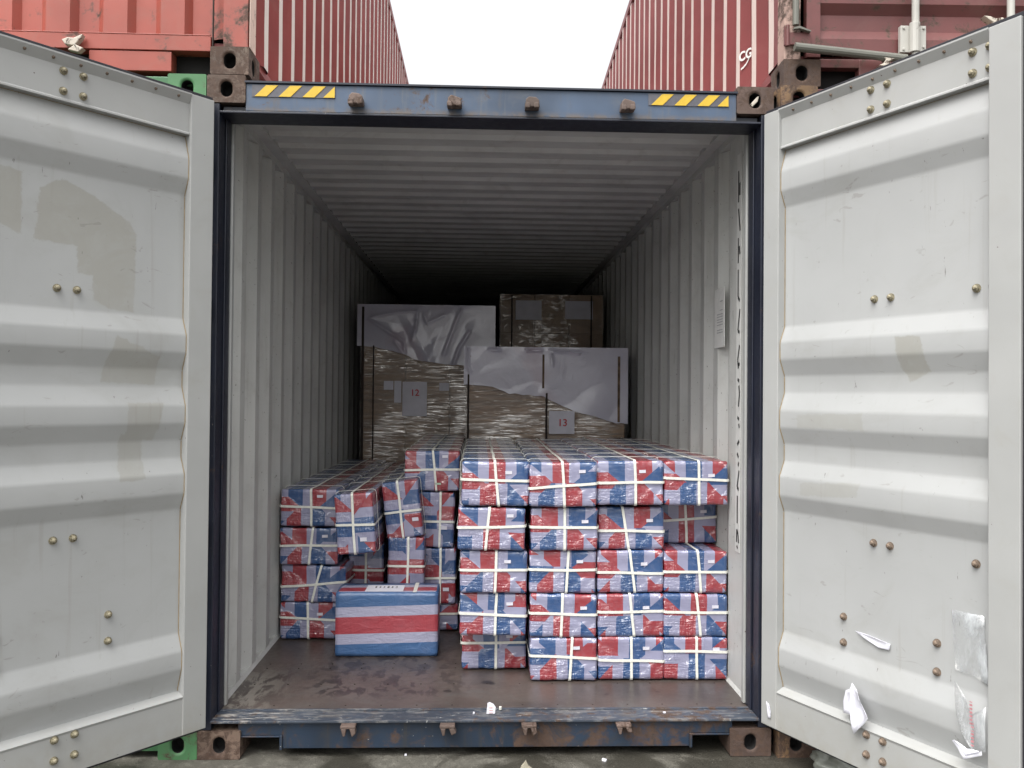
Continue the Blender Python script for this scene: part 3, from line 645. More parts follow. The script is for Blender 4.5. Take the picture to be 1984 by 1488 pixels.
# ================================================================== neighbouring containers
def plain_container(name, label, x0, y0, z0, W_, H_, L_, m_side, m_end, m_post, m_cast, inner, rot=0.0, slope=None, castholes=('front',), cutouts=True, rib0=0.30):
    """x0 = left outer edge. inner = +1 / -1: which long side faces the gap"""
    r = empty(name, (x0, y0, z0)); r.rotation_euler = (0, 0, rot); tag(r, label, 'shipping container', 'neighbouring shipping containers')
    for a in (0.0, W_-0.162):
        for z_ in (0.0, H_-0.118):
            casting(r, a, a+0.162, 0, 0.178, z_, z_+0.118, m_cast, castholes)
            MB().box(a, a+0.162, L_-0.178, L_, z_, z_+0.118).build('corner_casting', m_cast[0], r, bevel=0.005)
    for i, a in enumerate((0.004, W_-0.076)):
        MB().box(a, a+0.072, 0.006, 0.10, 0.118, H_-0.118).build('corner_post', m_post, r, bevel=0.004)
        MB().box(a, a+0.072, L_-0.10, L_-0.006, 0.118, H_-0.118).build('corner_post', m_post, r, bevel=0.004)
    # long walls: proud flats on the outside
    for side in (-1, 1):
        X = 0.006 if side < 0 else W_-0.006
        pts_ = rib_profile(0.10, L_-0.10, rib0, 0.278, 0.072, 0.068, 0.036*(-side), 0.12)
        mb = MB()
        for (c0, d0), (c1, d1) in zip(pts_, pts_[1:]):
            mi = 0
            if slope is not None and abs(d1) < 1e-6 and abs(d0) < 1e-6 and c0 > 0.13: mi = 1
            nz = 14 if slope is not None else 1
            def jit(c_, z_): return noise.noise(Vector((c_*5.0, z_*2.6, x0)))*0.014 if slope is not None else 0.0
            for k in range(nz):
                za = 0.14+(H_-0.24)*k/nz; zb = 0.14+(H_-0.24)*(k+1)/nz
                mb.add([(X+d0, c0+jit(c0, za), za), (X+d1, c1+jit(c1, za), za), (X+d1, c1+jit(c1, zb), zb), (X+d0, c0+jit(c0, zb), zb)], [(0, 1, 2, 3)], mi)
        mb.build('side_wall', [m_side, slope or m_side], r)
        MB().box(X-0.03 if side > 0 else X-0.004, X+0.004 if side > 0 else X+0.03, 0.18, L_-0.18, H_-0.10, H_-0.03).build('top_rail', m_side, r)
        xa, xb = (X-0.075, X-0.040) if side > 0 else (X+0.040, X+0.075)
        MB().box(xa, xb, 0.178, L_-0.18, 0.012, 0.150).build('bottom_rail', M_darkrail, r)
    MB().box(0.02, W_-0.02, 0.05, L_-0.05, H_-0.035, H_-0.025).build('roof', m_side, r)
    MB().box(0.02, W_-0.02, 0.05, L_-0.05, 0.11, 0.15).build('floor', m_side, r)
    MB().box(0.06, W_-0.06, L_-0.06, L_-0.04, 0.1, H_-0.05).build('end_wall', m_end, r)
    MB().box(0.162, W_-0.162, 0.010, 0.07, H_-0.115, H_-0.01).build('header_beam', m_end, r, bevel=0.004)
    return r
# green neighbour on the left, its front hidden behind our left door
GC = plain_container('shipping_container', 'green shipping container left of the open one, only its green corner castings showing', -1.222-2.438, 0.0, 0.0, 2.438, 2.896, 12.19, M_green, M_green, M_green, [M_castgr, M_holeshade], 1)
fr = MB(); fr.box(0.08, 2.36, 0.03, 0.06, 0.16, 2.78); fr.build('front_panel', M_green, GC)
MB().box(0.162, 2.276, 0.02, 0.08, 0.03, 0.16).build('bottom_beam', M_green, GC)
# neighbour on the right
RC = plain_container('shipping_container', 'rusty brown shipping container right of the open one, mostly hidden by the right door', 1.243, -0.02, 0.0, 2.438, 2.900, 12.19, M_maroonR, M_maroonD, M_postR, [M_castyl, M_holeshade], -1, castholes=('front', 'left'))
MB().box(0.08, 2.36, 0.03, 0.06, 0.16, 2.78).build('front_panel', M_maroonD, RC)
MB().box(0.162, 2.276, 0.02, 0.08, 0.03, 0.16).build('bottom_beam', M_maroonD, RC)
# upper left: orange front wall
OX = -1.045-2.438
OC = plain_container('shipping_container', 'orange red shipping container stacked up on the left, front wall ribbed', OX, 0.0, 2.8985, 2.438, 2.896, 12.19, M_maroonL, M_orange, M_orange, [M_cast, M_holeshade], 1, slope=M_chalkL, castholes=('front', 'right'), rib0=0.355)
fw_ = MB(); zb0, zb1 = 0.160, 2.78
e = OX
x = 0.075; prof = []
first = (-2.041 - e) - 0.24*5
k = 0
prof = [(0.075, 0.03)]
while True:
    a = first + 0.24*k; k += 1
    for c, dd in ((a, 0.012), (a+0.026, 0.042), (a+0.110, 0.042), (a+0.140, 0.012)):
        if 0.08 < c < 2.30: prof.append((c, dd))
    if a > 2.4: break
prof.append((2.355, 0.012))
for (c0, d0), (c1, d1) in zip(prof, prof[1:]): fw_.add([(c0, d0, zb0), (c1, d1, zb0), (c1, d1, zb1), (c0, d0, zb1)], [(0, 1, 2, 3)])
fw_.build('front_panel', M_orange, OC)
bbm = MB()
bbm.box(0.163, 2.276, 0.006, 0.075, 0.098, 0.163)          # upper rail
bbm.box(0.163, 2.276, 0.004, 0.010, 0.1635, 0.168)
for a, b_ in ((0.50, 0.62), (1.765, 2.110)): bbm.box(a, b_, 0.010, 0.075, 0.010, 0.094)
bbm.box(0.80, 1.60, 0.010, 0.075, 0.03, 0.094)
bbm.build('bottom_beam', M_orange, OC, bevel=0.004)
MB().box(0.163, 2.276, 0.075, 0.09, 0.0, 0.16).build('pocket_shade_sheet', M_holeshade, OC)  # added black sheet, stands in for the shade inside the pocket openings
MB().box(2.33, 2.432, 0.001, 0.004, 0.119, 2.77).build('post_face', M_orange, OC)
MB().box(2.4385, 2.4405, 0.006, 0.10, 0.119, 2.77).build('post_side', M_postL, OC)
MB().box(2.283, 2.287, 0.0, 0.012, 0.12, 2.77).build('post_seam', M_dkgap, OC)
# chipped white cam on its lower rail
cm = MB(); cm.prism([(-1.815-e, 0.120), (-1.79-e, 0.130), (-1.765-e, 0.128), (-1.728-e, 0.146), (-1.735-e, 0.128), (-1.758-e, 0.100), (-1.725-e, 0.086), (-1.745-e, 0.068), (-1.79-e, 0.078), (-1.765-e, 0.096), (-1.80-e, 0.100)], -0.03, 0.0, 'y')
cm.build('broken_cam', M_camw, OC, bevel=0.003)
# upper right: maroon container, door end towards us, turned slightly
UR = plain_container('shipping_container', 'maroon shipping container stacked up on the right, door end with lock rods', 1.262, 0.0, 2.9025, 2.438, 2.591, 12.19, M_maroonR, M_maroonD, M_postR, [M_castdk, M_holeshade], -1, rot=math.radians(-1.6), slope=M_chalkR, castholes=('front', 'left'), rib0=0.510)
dp = MB(); zz = [0.150, 0.215, 0.260, 0.330, 0.372, 0.62, 0.68, 0.78, 0.84, 1.2, 1.26, 1.36, 1.42, 1.8, 1.86, 1.96, 2.02, 2.45]
dd = [0.012, 0.012, 0.040, 0.040, 0.012, 0.012, 0.04, 0.04, 0.012, 0.012, 0.04, 0.04, 0.012, 0.012, 0.04, 0.04, 0.012, 0.012]
for half in ((0.155, 1.200), (1.225, 2.28)):
    dp = MB()
    for i in range(len(zz)-1): dp.add([(half[0], dd[i], zz[i]), (half[1], dd[i], zz[i]), (half[1], dd[i+1], zz[i+1]), (half[0], dd[i+1], zz[i+1])], [(0, 1, 2, 3)])
    for a in (half[0]-0.055, half[1]-0.01): dp.box(a, a+0.06, 0.002, 0.04, 0.13, 2.46)
    dp.build('door', M_maroonD, UR, bevel=0)
MB().box(0.335, 2.10, 0.012, 0.06, 0.010, 0.125).box(0.162, 2.276, 0.014, 0.06, 0.088, 0.127).build('sill_beam', M_maroonD, UR, bevel=0.003)
MB().box(0.162, 2.276, 0.08, 0.09, 0.0, 0.14).build('pocket_shade_sheet', M_holeshade, UR)  # added black sheet, paints the sill openings as dark as their shade
# hinge, rods, brackets
hg = MB(); hg.box(0.000, 0.018, -0.012, 0.004, 0.175, 0.258); hg.box(0.018, 0.115, -0.010, 0.003, 0.178, 0.232); hg.cyl((0.012, -0.012, 0.17), (0.012, -0.012, 0.262), 0.009, 10)
hg.build('hinge', M_maroonD, UR, bevel=0.002)
MB().prism([(0.035, 0.246), (0.06, 0.252), (0.11, 0.232), (0.108, 0.228), (0.058, 0.242), (0.035, 0.238)], -0.03, -0.01, 'y').build('hinge_clip', M_rod, UR)
MB().cyl((0.048, -0.012, 0.262), (0.048, -0.012, 2.4), 0.014, 12).build('lock_rod', M_rod, UR, smooth=False)
MB().cyl((0.036, -0.035, 0.158), (0.52, -0.035, 0.112), 0.0185, 12).build('lock_handle', M_rod, UR)
for xx in (0.560, 0.975, 1.45, 1.88):
    MB().cyl((xx, -0.035, 0.10), (xx, -0.035, 2.5), 0.0155, 14).build('lock_rod', M_rodw if xx != 1.45 else M_rod, UR)
br = MB(); br.box(0.500, 0.612, -0.024, 0.0, 0.145, 0.262); br.cyl((0.556, -0.036, 0.140), (0.556, -0.036, 0.268), 0.022, 12)
for a, b_ in ((0.513, 0.250), (0.513, 0.158), (0.600, 0.250), (0.600, 0.168)): br.cyl((a, -0.026, b_), (a, -0.030, b_), 0.006, 8)
br.build('rod_bracket', M_rodw, UR, bevel=0.006)
for cx_, cz_, s_ in ((0.435, 0.108, 1.0), (0.900, 0.275, 1.1)):
    c = MB(); P_ = [(-0.045, 0.022), (-0.02, 0.020), (0.0, 0.012), (0.03, 0.016), (0.042, 0.004), (0.02, -0.006), (0.0, -0.014), (0.022, -0.024), (0.004, -0.038), (-0.040, -0.030), (-0.018, -0.022), (-0.008, -0.004), (-0.03, 0.010)]
    c.prism([(cx_+a*s_, cz_+b_*s_) for a, b_ in P_], -0.05, -0.01, 'y'); c.build('lock_cam', M_camw, UR, bevel=0.003)
# white painted letters and swoosh on the long side near its front
def text_mesh(body, size, mat, parent, M, name='lettering', extr=0.0008):
    cu = bpy.data.curves.new(name, 'FONT'); cu.body = body; cu.size = size; cu.extrude = extr; cu.align_x = 'CENTER'; cu.align_y = 'CENTER'; cu.offset = size*(0.03 if mat.name.startswith('white') else 0.012)
    t = bpy.data.objects.new(name, cu); COL.objects.link(t)
    dg = bpy.context.evaluated_depsgraph_get(); me = bpy.data.meshes.new_from_object(t.evaluated_get(dg)); COL.objects.unlink(t); bpy.data.objects.remove(t)
    me.materials.clear(); me.materials.append(mat); o = bpy.data.objects.new(name, me); link(o, parent); o.matrix_local = M; return o
# plane x = 0.004, letters read from the gap: right direction = -y
rd = Vector((0.036, -0.068, 0)).normalized(); nn_ = Vector((-0.068, -0.036, 0)).normalized(); ct = Vector((0.006+0.018, 0.676, 0.405)) + nn_*0.0012
Mt = Matrix(((rd.x, 0, nn_.x, ct.x), (rd.y, 0, nn_.y, ct.y), (0, 1, 0, ct.z), (0, 0, 0, 1)))
text_mesh('CG', 0.066, M_white, UR, Mt)
sw = MB(); arc = [(-0.034, -0.062), (-0.018, -0.058), (0.0, -0.049), (0.015, -0.036), (0.026, -0.020)]
for (a, b_), (c, d_) in zip(arc, arc[1:]):
    q = [ct + rd*a + Vector((0, 0, b_-0.006)), ct + rd*c + Vector((0, 0, d_-0.005)), ct + rd*c + Vector((0, 0, d_+0.005)), ct + rd*a + Vector((0, 0, b_+0.004))]
    sw.add(q, [(0, 1, 2, 3)])
sw.build('painted_swoosh', M_white, UR)

# ================================================================== striped bundles
BW, BH = 0.325, 0.208
def body_mesh(name, Lb, phase, seed, W_=BW, H_=BH, rough=1.0, r=0.013):
    hx, hz = W_/2, H_/2; nx, nz = 22, 14
    ys = [0, .012, .03, .055, .09, .14, .2, .28, .38, .5, .65, .8, .95, 1.1, 1.3, 1.5, 1.7, 1.9, 2.05, 2.15]
    ys = [q for q in ys if q < Lb-0.05] + [Lb-0.02, Lb]
    V = {}; vl = []; fl = []; src = []
    def vid(i, j, k):
        key = (i, j, k)
        if key not in V: V[key] = len(vl); vl.append(None); src.append(key)
        return V[key]
    ny = len(ys)-1
    for i in range(nx):
        for k in range(nz):
            fl.append((vid(i, 0, k), vid(i+1, 0, k), vid(i+1, 0, k+1), vid(i, 0, k+1)))
            fl.append((vid(i, ny, k), vid(i, ny, k+1), vid(i+1, ny, k+1), vid(i+1, ny, k)))
    for j in range(ny):
        for i in range(nx):
            fl.append((vid(i, j, nz), vid(i+1, j, nz), vid(i+1, j+1, nz), vid(i, j+1, nz)))
            fl.append((vid(i, j, 0), vid(i, j+1, 0), vid(i+1, j+1, 0), vid(i+1, j, 0)))
        for k in range(nz):
            fl.append((vid(0, j, k), vid(0, j, k+1), vid(0, j+1, k+1), vid(0, j+1, k)))
            fl.append((vid(nx, j, k), vid(nx, j+1, k), vid(nx, j+1, k+1), vid(nx, j, k+1)))
    wrap = []; ph = []; sd_ = seed*7.31
    for n, (i, j, k) in enumerate(src):
        # denser rows near the edges
        def warp(t): return 0.5-0.5*math.cos(math.pi*t)*(0.35) - 0.5*(1-2*t)*0.65 if False else t
        p = Vector((-hx+W_*i/nx, ys[j], -hz+H_*k/nz)); q = p.copy()
        inner = Vector((max(-hx+r, min(hx-r, p.x)), max(r, min(Lb-r, p.y)), max(-hz+r, min(hz-r, p.z))))
        d = p-inner; nn = d.normalized() if d.length > 1e-6 else Vector((0, 0, 0))
        if d.length > 1e-6: p = inner + nn*r
        if nn.length < 0.5: nn = Vector((0, -1, 0))
        # loose wrap: creases, a slightly slack face, soft corners
        a = noise.noise(Vector((q.x*11, q.y*5+sd_, q.z*15)))
        b = noise.noise(Vector((q.x*30+sd_, q.y*9, q.z*38)))
        near = min(abs(q.x), abs(q.z))
        dep = (-0.0018 + 0.0034*a + 0.0020*b)*rough
        dep = min(dep, 0.0008)
        if j == 0 and near < 0.012: dep *= 0.3
        p += nn*dep
        sag = noise.noise(Vector((q.y*1.3, sd_, 0)))*0.004
        p.x += sag*0.5
        vl[n] = p; wrap.append((q.x, q.z, 1.0 if j == 0 else 0.0)); ph.append(phase)
    m = bpy.data.meshes.new(name); m.from_pydata(vl, [], fl)
    m.materials.append(M_stripe); m.polygons.foreach_set('use_smooth', [True]*len(m.polygons))
    at = m.attributes.new('wrap', 'FLOAT_VECTOR', 'POINT'); at.data.foreach_set('vector', [c for v in wrap for c in v])
    at = m.attributes.new('phase', 'FLOAT_VECTOR', 'POINT'); at.data.foreach_set('vector', [c for v in ph for c in v])
    m.update(); return m

def band(parent, kind, A, B, at0, seed=0, W_=0.0125, tilt=0.0, r=0.015, off=0.0014, name='strap'):
    """closed band round a rounded rectangle. kind 'v': in the yz plane at x=at0; 'h': xy plane at z=at0; 't': xz plane at y=at0.
       A,B = (min,max) extents of the two plane axes"""
    (a0, a1), (b0, b1) = A, B; pts = []; n = 5
    for cx_, cy_, s0 in ((a1-r, b1-r, 0), (a0+r, b1-r, 90), (a0+r, b0+r, 180), (a1-r, b0+r, 270)):
        for k in range(n+1):
            t = math.radians(s0+90*k/n); pts.append((cx_+math.cos(t)*(r+off), cy_+math.sin(t)*(r+off), math.cos(t), math.sin(t)))
    # add mid points on long straight runs so that the band can wander
    full = []
    for i, p in enumerate(pts):
        q = pts[(i+1) % len(pts)]; full.append(p); L_ = math.hypot(q[0]-p[0], q[1]-p[1])
        m_ = int(L_/0.05)
        for k in range(1, m_): t = k/m_; full.append((p[0]+(q[0]-p[0])*t, p[1]+(q[1]-p[1])*t, p[2]+(q[2]-p[2])*t, p[3]+(q[3]-p[3])*t))
    mb = MB(); N_ = len(full); vs_ = []
    th = 0.0016
    for (u_, v_, nu, nv) in full:
        L_ = math.hypot(nu, nv) or 1; nu /= L_; nv /= L_
        sh = at0 + noise.noise(Vector((u_*4+seed*3.3, v_*4, seed)))*0.006
        if kind == 'v': sh += tilt*v_
        elif kind == 'h': sh += tilt*u_
        for dw, do in ((-W_/2, 0), (W_/2, 0), (W_/2, th), (-W_/2, th)):
            a = u_+nu*do; b = v_+nv*do; s_ = sh+dw
            vs_.append({'v': (s_, a, b), 'h': (a, b, s_), 't': (a, s_, b)}[kind])
    fs = []
    for i in range(N_):
        j = (i+1) % N_
        for k in range(4): fs.append((i*4+k, j*4+k, j*4+(k+1) % 4, i*4+(k+1) % 4))
    mb.add(vs_, fs); return mb.build(name, M_strap, parent, smooth=False)

def bundle(xc, Y, zc, label, phase, seed, Lb=2.2, W_=BW, H_=BH, edge=False, roll=0.0, yaw=0.0, trans=0, vx=0.0, hz_=0.0, vt=0.0, ht=0.0, sticker=(0.085, 0.055), patch=False, rough=1.0, pitch=0.0):
    r = empty('striped_bundle', (xc, Y, zc)); tag(r, label, 'striped bundle', 'striped plastic wrapped bundles in the container')
    rj = random.Random(seed*31); roll += rj.uniform(-.9, .9); yaw += rj.uniform(-1.0, 1.0) if rough < 1.5 else 0; Y += rj.uniform(-.006, .006)
    if edge: roll += 90
    r.rotation_euler = (math.radians(pitch), math.radians(roll), math.radians(yaw))
    o = bpy.data.objects.new('wrapped_body', body_mesh('wrapped_body', Lb, phase, seed, W_, H_, rough)); link(o, r)
    hx, hz = W_/2, H_/2
    band(r, 'v', (0, Lb), (-hz, hz), vx, seed, tilt=vt)
    band(r, 'h', (-hx, hx), (0, Lb), hz_, seed+50, tilt=ht, off=0.0031)
    for k in range(trans):
        band(r, 't', (-hx, hx), (-hz, hz), 0.14+k*0.36+0.05*math.sin(seed+k*2.0), seed+k*5, W_=0.0075, off=0.0052)
    if sticker:
        rs = random.Random(seed*17); sx_, sz_ = sticker; sx_ += rs.uniform(-.03, .015)*(0 if edge else 1); sz_ += rs.uniform(-.02, .012); m = MB(); w2, h2 = (0.016, 0.008)
        if edge: w2, h2 = 0.010, 0.018
        g_ = [(sx_-w2, -0.0015, sz_-h2), (sx_+w2, -0.002, sz_-h2+0.001), (sx_+w2, -0.0015, sz_+h2), (sx_-w2, -0.002, sz_+h2-0.001)]
        m.add(g_+[(a, b+0.0012, c) for a, b, c in g_], [(0, 1, 2, 3), (7, 6, 5, 4), (0, 4, 5, 1), (1, 5, 6, 2), (2, 6, 7, 3), (3, 7, 4, 0)])
        m.build('sticker', M_label, r)
    if patch: MB().box(0.018, 0.052, -0.003, -0.001, -0.078, -0.068).build('tape_piece', M_patchgrn, r)
    return r
COLS = {1: (0.027, 'the stack beside the gap'), 2: (0.366, 'the second stack of the four tidy stacks'), 3: (0.697, 'the third stack of the four tidy stacks'), 4: (1.013, 'the stack against the right wall')}
ZC = {1: 0.272, 2: 0.480, 3: 0.690, 4: 0.900, 5: 1.118}
ORD = {1: 'bottom', 2: 'second from floor', 3: 'middle', 4: 'fourth', 5: 'top'}
WH = {1: 'first tidy stack', 2: 'second tidy stack', 3: 'third tidy stack', 4: 'stack by the right wall'}
# (column, level): (front y, x nudge, bottom phase, side phase, top phase, vx, vt, hz, ht)
D_ = {(1, 1): (0.65, 0.008, .30, .55, .20, 0.010, 0.00, 0.030, 0.00), (1, 2): (0.50, 0.000, .98, .95, .10, 0.014, 0.02, 0.000, -0.03), (1, 3): (0.48, 0.000, .50, .55, .75, 0.010, 0.02, 0.010, 0.00),
      (1, 4): (0.46, -0.012, .65, .45, .55, -0.02, 0.08, 0.010, 0.05), (1, 5): (0.45, 0.003, .78, .60, .62, 0.008, -0.10, 0.018, -0.02),
      (2, 1): (0.47, 0.003, .93, .10, .45, 0.035, 0.08, 0.012, -0.04), (2, 2): (0.47, 0.000, .68, .60, .30, -0.008, 0.02, 0.012, 0.00), (2, 3): (0.48, -0.003, .97, .20, .85, 0.022, 0.04, 0.012, 0.01),
      (2, 4): (0.46, 0.000, .45, .55, .92, 0.002, -0.02, 0.010, -0.01), (2, 5): (0.43, -0.010, .45, .65, .70, 0.002, -0.07, -0.005, 0.09),
      (3, 1): (0.48, 0.003, .15, .45, .05, -0.002, -0.02, -0.010, -0.02), (3, 2): (0.48, 0.000, .28, .50, .95, 0.004, -0.09, 0.020, 0.00), (3, 3): (0.49, -0.003, .18, .62, .05, 0.008, -0.12, -0.005, -0.02),
      (3, 4): (0.50, 0.000, .92, .55, .45, -0.028, -0.14, -0.012, -0.02), (3, 5): (0.45, -0.013, .38, .60, .40, 0.020, -0.03, 0.002, 0.01),
      (4, 1): (0.48, 0.002, .13, .90, .70, 0.004, -0.04, 0.035, 0.00), (4, 2): (0.48, 0.002, .80, .50, .60, 0.012, -0.10, 0.015, 0.00), (4, 3): (0.49, 0.002, .30, .60, .15, 0.014, -0.10, 0.000, 0.01),
      (4, 4): (0.68, 0.000, .65, .45, .65, -0.005, -0.03, 0.02, 0.06), (4, 5): (0.45, -0.008, .30, .62, .20, 0.012, -0.02, 0.020, -0.05)}
EX = {(1, 1): 'set back behind the others', (1, 4): 'bulging out to the left', (1, 5): 'with long stripes on its top', (2, 5): 'with a slanting cross strap', (3, 4): 'with a leaning upright strap', (3, 5): 'with its straps crossing right of centre',
      (4, 4): 'pushed back in a shadowed recess', (4, 5): 'touching the pale wall', (2, 1): 'with a red panel left of the strap', (1, 2): 'with blue right of the strap'}
sd_n = 0
for (c, l), (Y, dx, pb, ps, pt, vx, vt, hz_, ht) in D_.items():
    sd_n += 1
    lab = 'striped bundle, %s in the %s' % (ORD[l], WH[c])
    if (c, l) in EX: lab += ', ' + EX[(c, l)]
    bundle(COLS[c][0]+dx, Y, ZC[l]+(0.008 if l == 5 and c > 2 else 0), lab, (pb, ps, pt), sd_n, Lb=2.25-(Y-0.45), trans=6 if l == 5 else 0, vx=vx, vt=vt, hz_=hz_, ht=ht, W_=0.327 if c < 4 else 0.316,
           H_=0.2085 if l < 5 else 0.217, rough=1.0)
# gap column left of the first tidy stack
bundle(-0.320, 1.33, 1.100, 'striped bundle with pale green tape, lying alone on top left of the tidy stacks', (.45, .55, .15), 31, Lb=2.1, trans=6, vx=0.012, vt=-0.10, hz_=0.008, ht=0.02, W_=0.322, H_=0.235, patch=True, sticker=(0.06, 0.075))
bundle(-0.292, 1.34, 0.815, 'striped bundle on edge, directly under the bundle with green tape', (.10, .45, .80), 32, Lb=2.1, edge=True, vx=0.01, hz_=0.02, sticker=(0.045, 0.055))
bundle(-0.280, 1.34, 0.488, 'striped bundle on edge, lower of the two stacked under the green taped one', (.75, .15, .35), 33, Lb=2.1, edge=True, vx=0.01, hz_=0.012, sticker=(0.075, 0.06))
bundle(-0.325, 1.36, 0.245, 'dark bundle on the floor in the shadow right of the striped carton', (.15, .05, .05), 34, Lb=2.0, H_=0.16, vx=-0.01, hz_=0.02, sticker=None)
# leaning pair
bundle(-0.478, 1.20, 0.892, 'striped bundle on edge leaning left, right of the forward tilted one', (.02, .40, .40), 35, Lb=2.15, edge=True, roll=-7, trans=4, vx=0.012, hz_=-0.012, sticker=(0.06, 0.075))
bundle(-0.455, 1.20, 0.575, 'striped bundle on edge behind the top of the striped carton', (.62, .30, .65), 36, Lb=2.1, edge=True, vx=0.0, hz_=0.01, sticker=None)
bundle(-0.470, 1.22, 0.270, 'striped bundle flat on the floor behind the striped carton', (.4, .3, .6), 39, Lb=2.0, vx=0, hz_=0, sticker=None)
bundle(-0.706, 0.93, 0.852, 'striped bundle on edge jutting forward and tilted, blue front face', (.05, .55, .12), 37, Lb=2.2, edge=True, roll=-5, trans=5, vx=0.005, hz_=-0.008, vt=0.02, sticker=(0.085, 0.045), pitch=0.5)
bundle(-0.700, 1.36, 0.520, 'shadowed striped bundle on edge under the jutting tilted one', (.60, .35, .55), 38, Lb=2.0, edge=True, hz_=0.0, sticker=None)
bundle(-0.700, 1.40, 0.270, 'striped bundle on the floor far back behind the striped carton', (.1, .3, .6), 40, Lb=1.9, vx=0, hz_=0, sticker=None)
# left wall stack
bundle(-0.992, 1.185, 0.272, 'striped bundle at the bottom of the stack by the left wall', (.48, .60, .30), 41, Lb=2.1, vx=-0.006, vt=-0.02, hz_=0.012, ht=-0.06)
bundle(-0.968, 1.175, 0.478, 'loose bulging striped bundle in the left wall stack, straps curving up', (.90, .55, .95), 42, Lb=2.1, W_=0.37, yaw=-4, vx=0.02, vt=0.25, hz_=0.0, ht=0.10, rough=2.0, sticker=None)
bundle(-0.992, 1.165, 0.690, 'third striped bundle from the floor by the left wall', (.95, .50, .85), 43, Lb=2.15, vx=0.010, vt=0.10, hz_=0.006, ht=0.02)
bundle(-0.992, 1.160, 0.906, 'topmost striped bundle against the left wall', (.97, .58, .45), 44, Lb=2.25, trans=6, vx=0.010, vt=-0.02, hz_=0.004, ht=-0.03)

# the striped carton on the floor in front
def carton():
    r = empty('striped_carton', (-0.5265, 0.877, 0.1635)); tag(r, 'low carton wrapped in wide horizontal blue, white and red stripes, on the floor in front', 'striped carton')
    W_, D2, H_ = 0.541, 0.245, 0.336; rr = 0.010
    n = NB('carton_stripes'); x, y, z = n.sep(n.tc)
    s_ = n.math('SUBTRACT', z, n.math('MULTIPLY', x, 0.030)); s_ = n.math('ADD', s_, n.math('MULTIPLY', n.math('GREATER_THAN', z, 0.3345), n.math('MULTIPLY', y, 0.9)))
    s_ = n.math('MULTIPLY_ADD', n.noise(6, 2), 0.004, s_)
    r_ = n.t.nodes.new('ShaderNodeValToRGB'); r_.color_ramp.interpolation = 'CONSTANT'; n.set(r_.inputs[0], n.math('DIVIDE', s_, 0.60))
    B, L, R = (0.042, 0.108, 0.245, 1), (0.33, 0.33, 0.44, 1), (0.33, 0.045, 0.060, 1)
    stops = [(0.0, B), (0.062, L), (0.134, R), (0.262, L), (0.337, B), (0.352, L), (0.375, R), (0.45, L), (0.50, B)]
    stops = [(0.0, B), (0.072/0.6, L), (0.125/0.6, R), (0.215/0.6, L), (0.266/0.6, B), (0.350/0.6, L), (0.375/0.6, R), (0.45/0.6, L), (0.50/0.6, B)]
    els = r_.color_ramp.elements; els[0].position = 0; els[0].color = B; els[1].position = stops[1][0]; els[1].color = L
    for p_, c_ in stops[2:]: e_ = els.new(p_); e_.color = c_
    c = n.mix(n.math('MULTIPLY', n.ss(n.noise(4, 5, 0.7), 0.4, 0.8), 0.18), r_.outputs[0], (0.3, 0.28, 0.32))
    wr = n.noise(1.0, 3, 0.6, 1.2, (9, 9, 22)); wr2 = n.noise(1.0, 2, 0.5, 0.5, (30, 30, 14), (3, 1, 2))
    mat = n.fin(c, 0.38, 0, n.bump(n.math('ADD', wr, n.math('MULTIPLY', wr2, 0.5)), 0.5, 0.012), Coat_Weight=0.25, Coat_Roughness=0.25)
    nx, nz, ny = 24, 16, 6; mb = MB()
    def P(u_, v_, w2):
        p = Vector((u_*W_/2, v_*D2, w2*H_)); inner = Vector((max(-W_/2+rr, min(W_/2-rr, p.x)), max(rr, min(D2-rr, p.y)), max(rr, min(H_-rr, p.z))))
        d = p-inner
        if d.length > 1e-7: p = inner+d.normalized()*rr
        k = noise.noise(p*9)*0.0025; p.y += k if v_ < 0.5 else 0; return p
    def grid(f, a, b):
        base = [f(i/a, j/b) for j in range(b+1) for i in range(a+1)]
        mb.add(base, [(j*(a+1)+i, j*(a+1)+i+1, (j+1)*(a+1)+i+1, (j+1)*(a+1)+i) for j in range(b) for i in range(a)])
    grid(lambda a, b: P(2*a-1, 0, b), nx, nz); grid(lambda a, b: P(2*a-1, 1, b), nx, nz)
    grid(lambda a, b: P(2*a-1, b, 1), nx, ny); grid(lambda a, b: P(2*a-1, b, 0), nx, ny)
    grid(lambda a, b: P(-1, a, b), ny, nz); grid(lambda a, b: P(1, a, b), ny, nz)
    mb.build('carton_body', mat, r, smooth=True)
    l = MB(); l.box(-0.118, 0.082, 0.025, 0.170, H_+0.001, H_+0.0025); l.box(-0.118, 0.082, -0.0018, 0.0, H_-0.022, H_-0.003) if False else None
    l.build('paper_label', M_paper, r)
    t = MB(); rnd = random.Random(3)
    for k in range(6):
        x_ = -0.075+k*0.022; t.box(x_, x_+0.012, 0.10, 0.104, H_+0.0026, H_+0.0032); t.box(x_+rnd.uniform(0, .006), x_+rnd.uniform(.007, .012), 0.11, 0.128, H_+0.0026, H_+0.0032); t.box(x_, x_+0.010, 0.132, 0.136, H_+0.0026, H_+0.0032)
    t.build('label_print', M_black, r)
    MB().box(0.135, 0.155, 0.01, D2-0.01, H_+0.0006, H_+0.0016).build('clear_tape', M_strap, r)
    return r
carton()

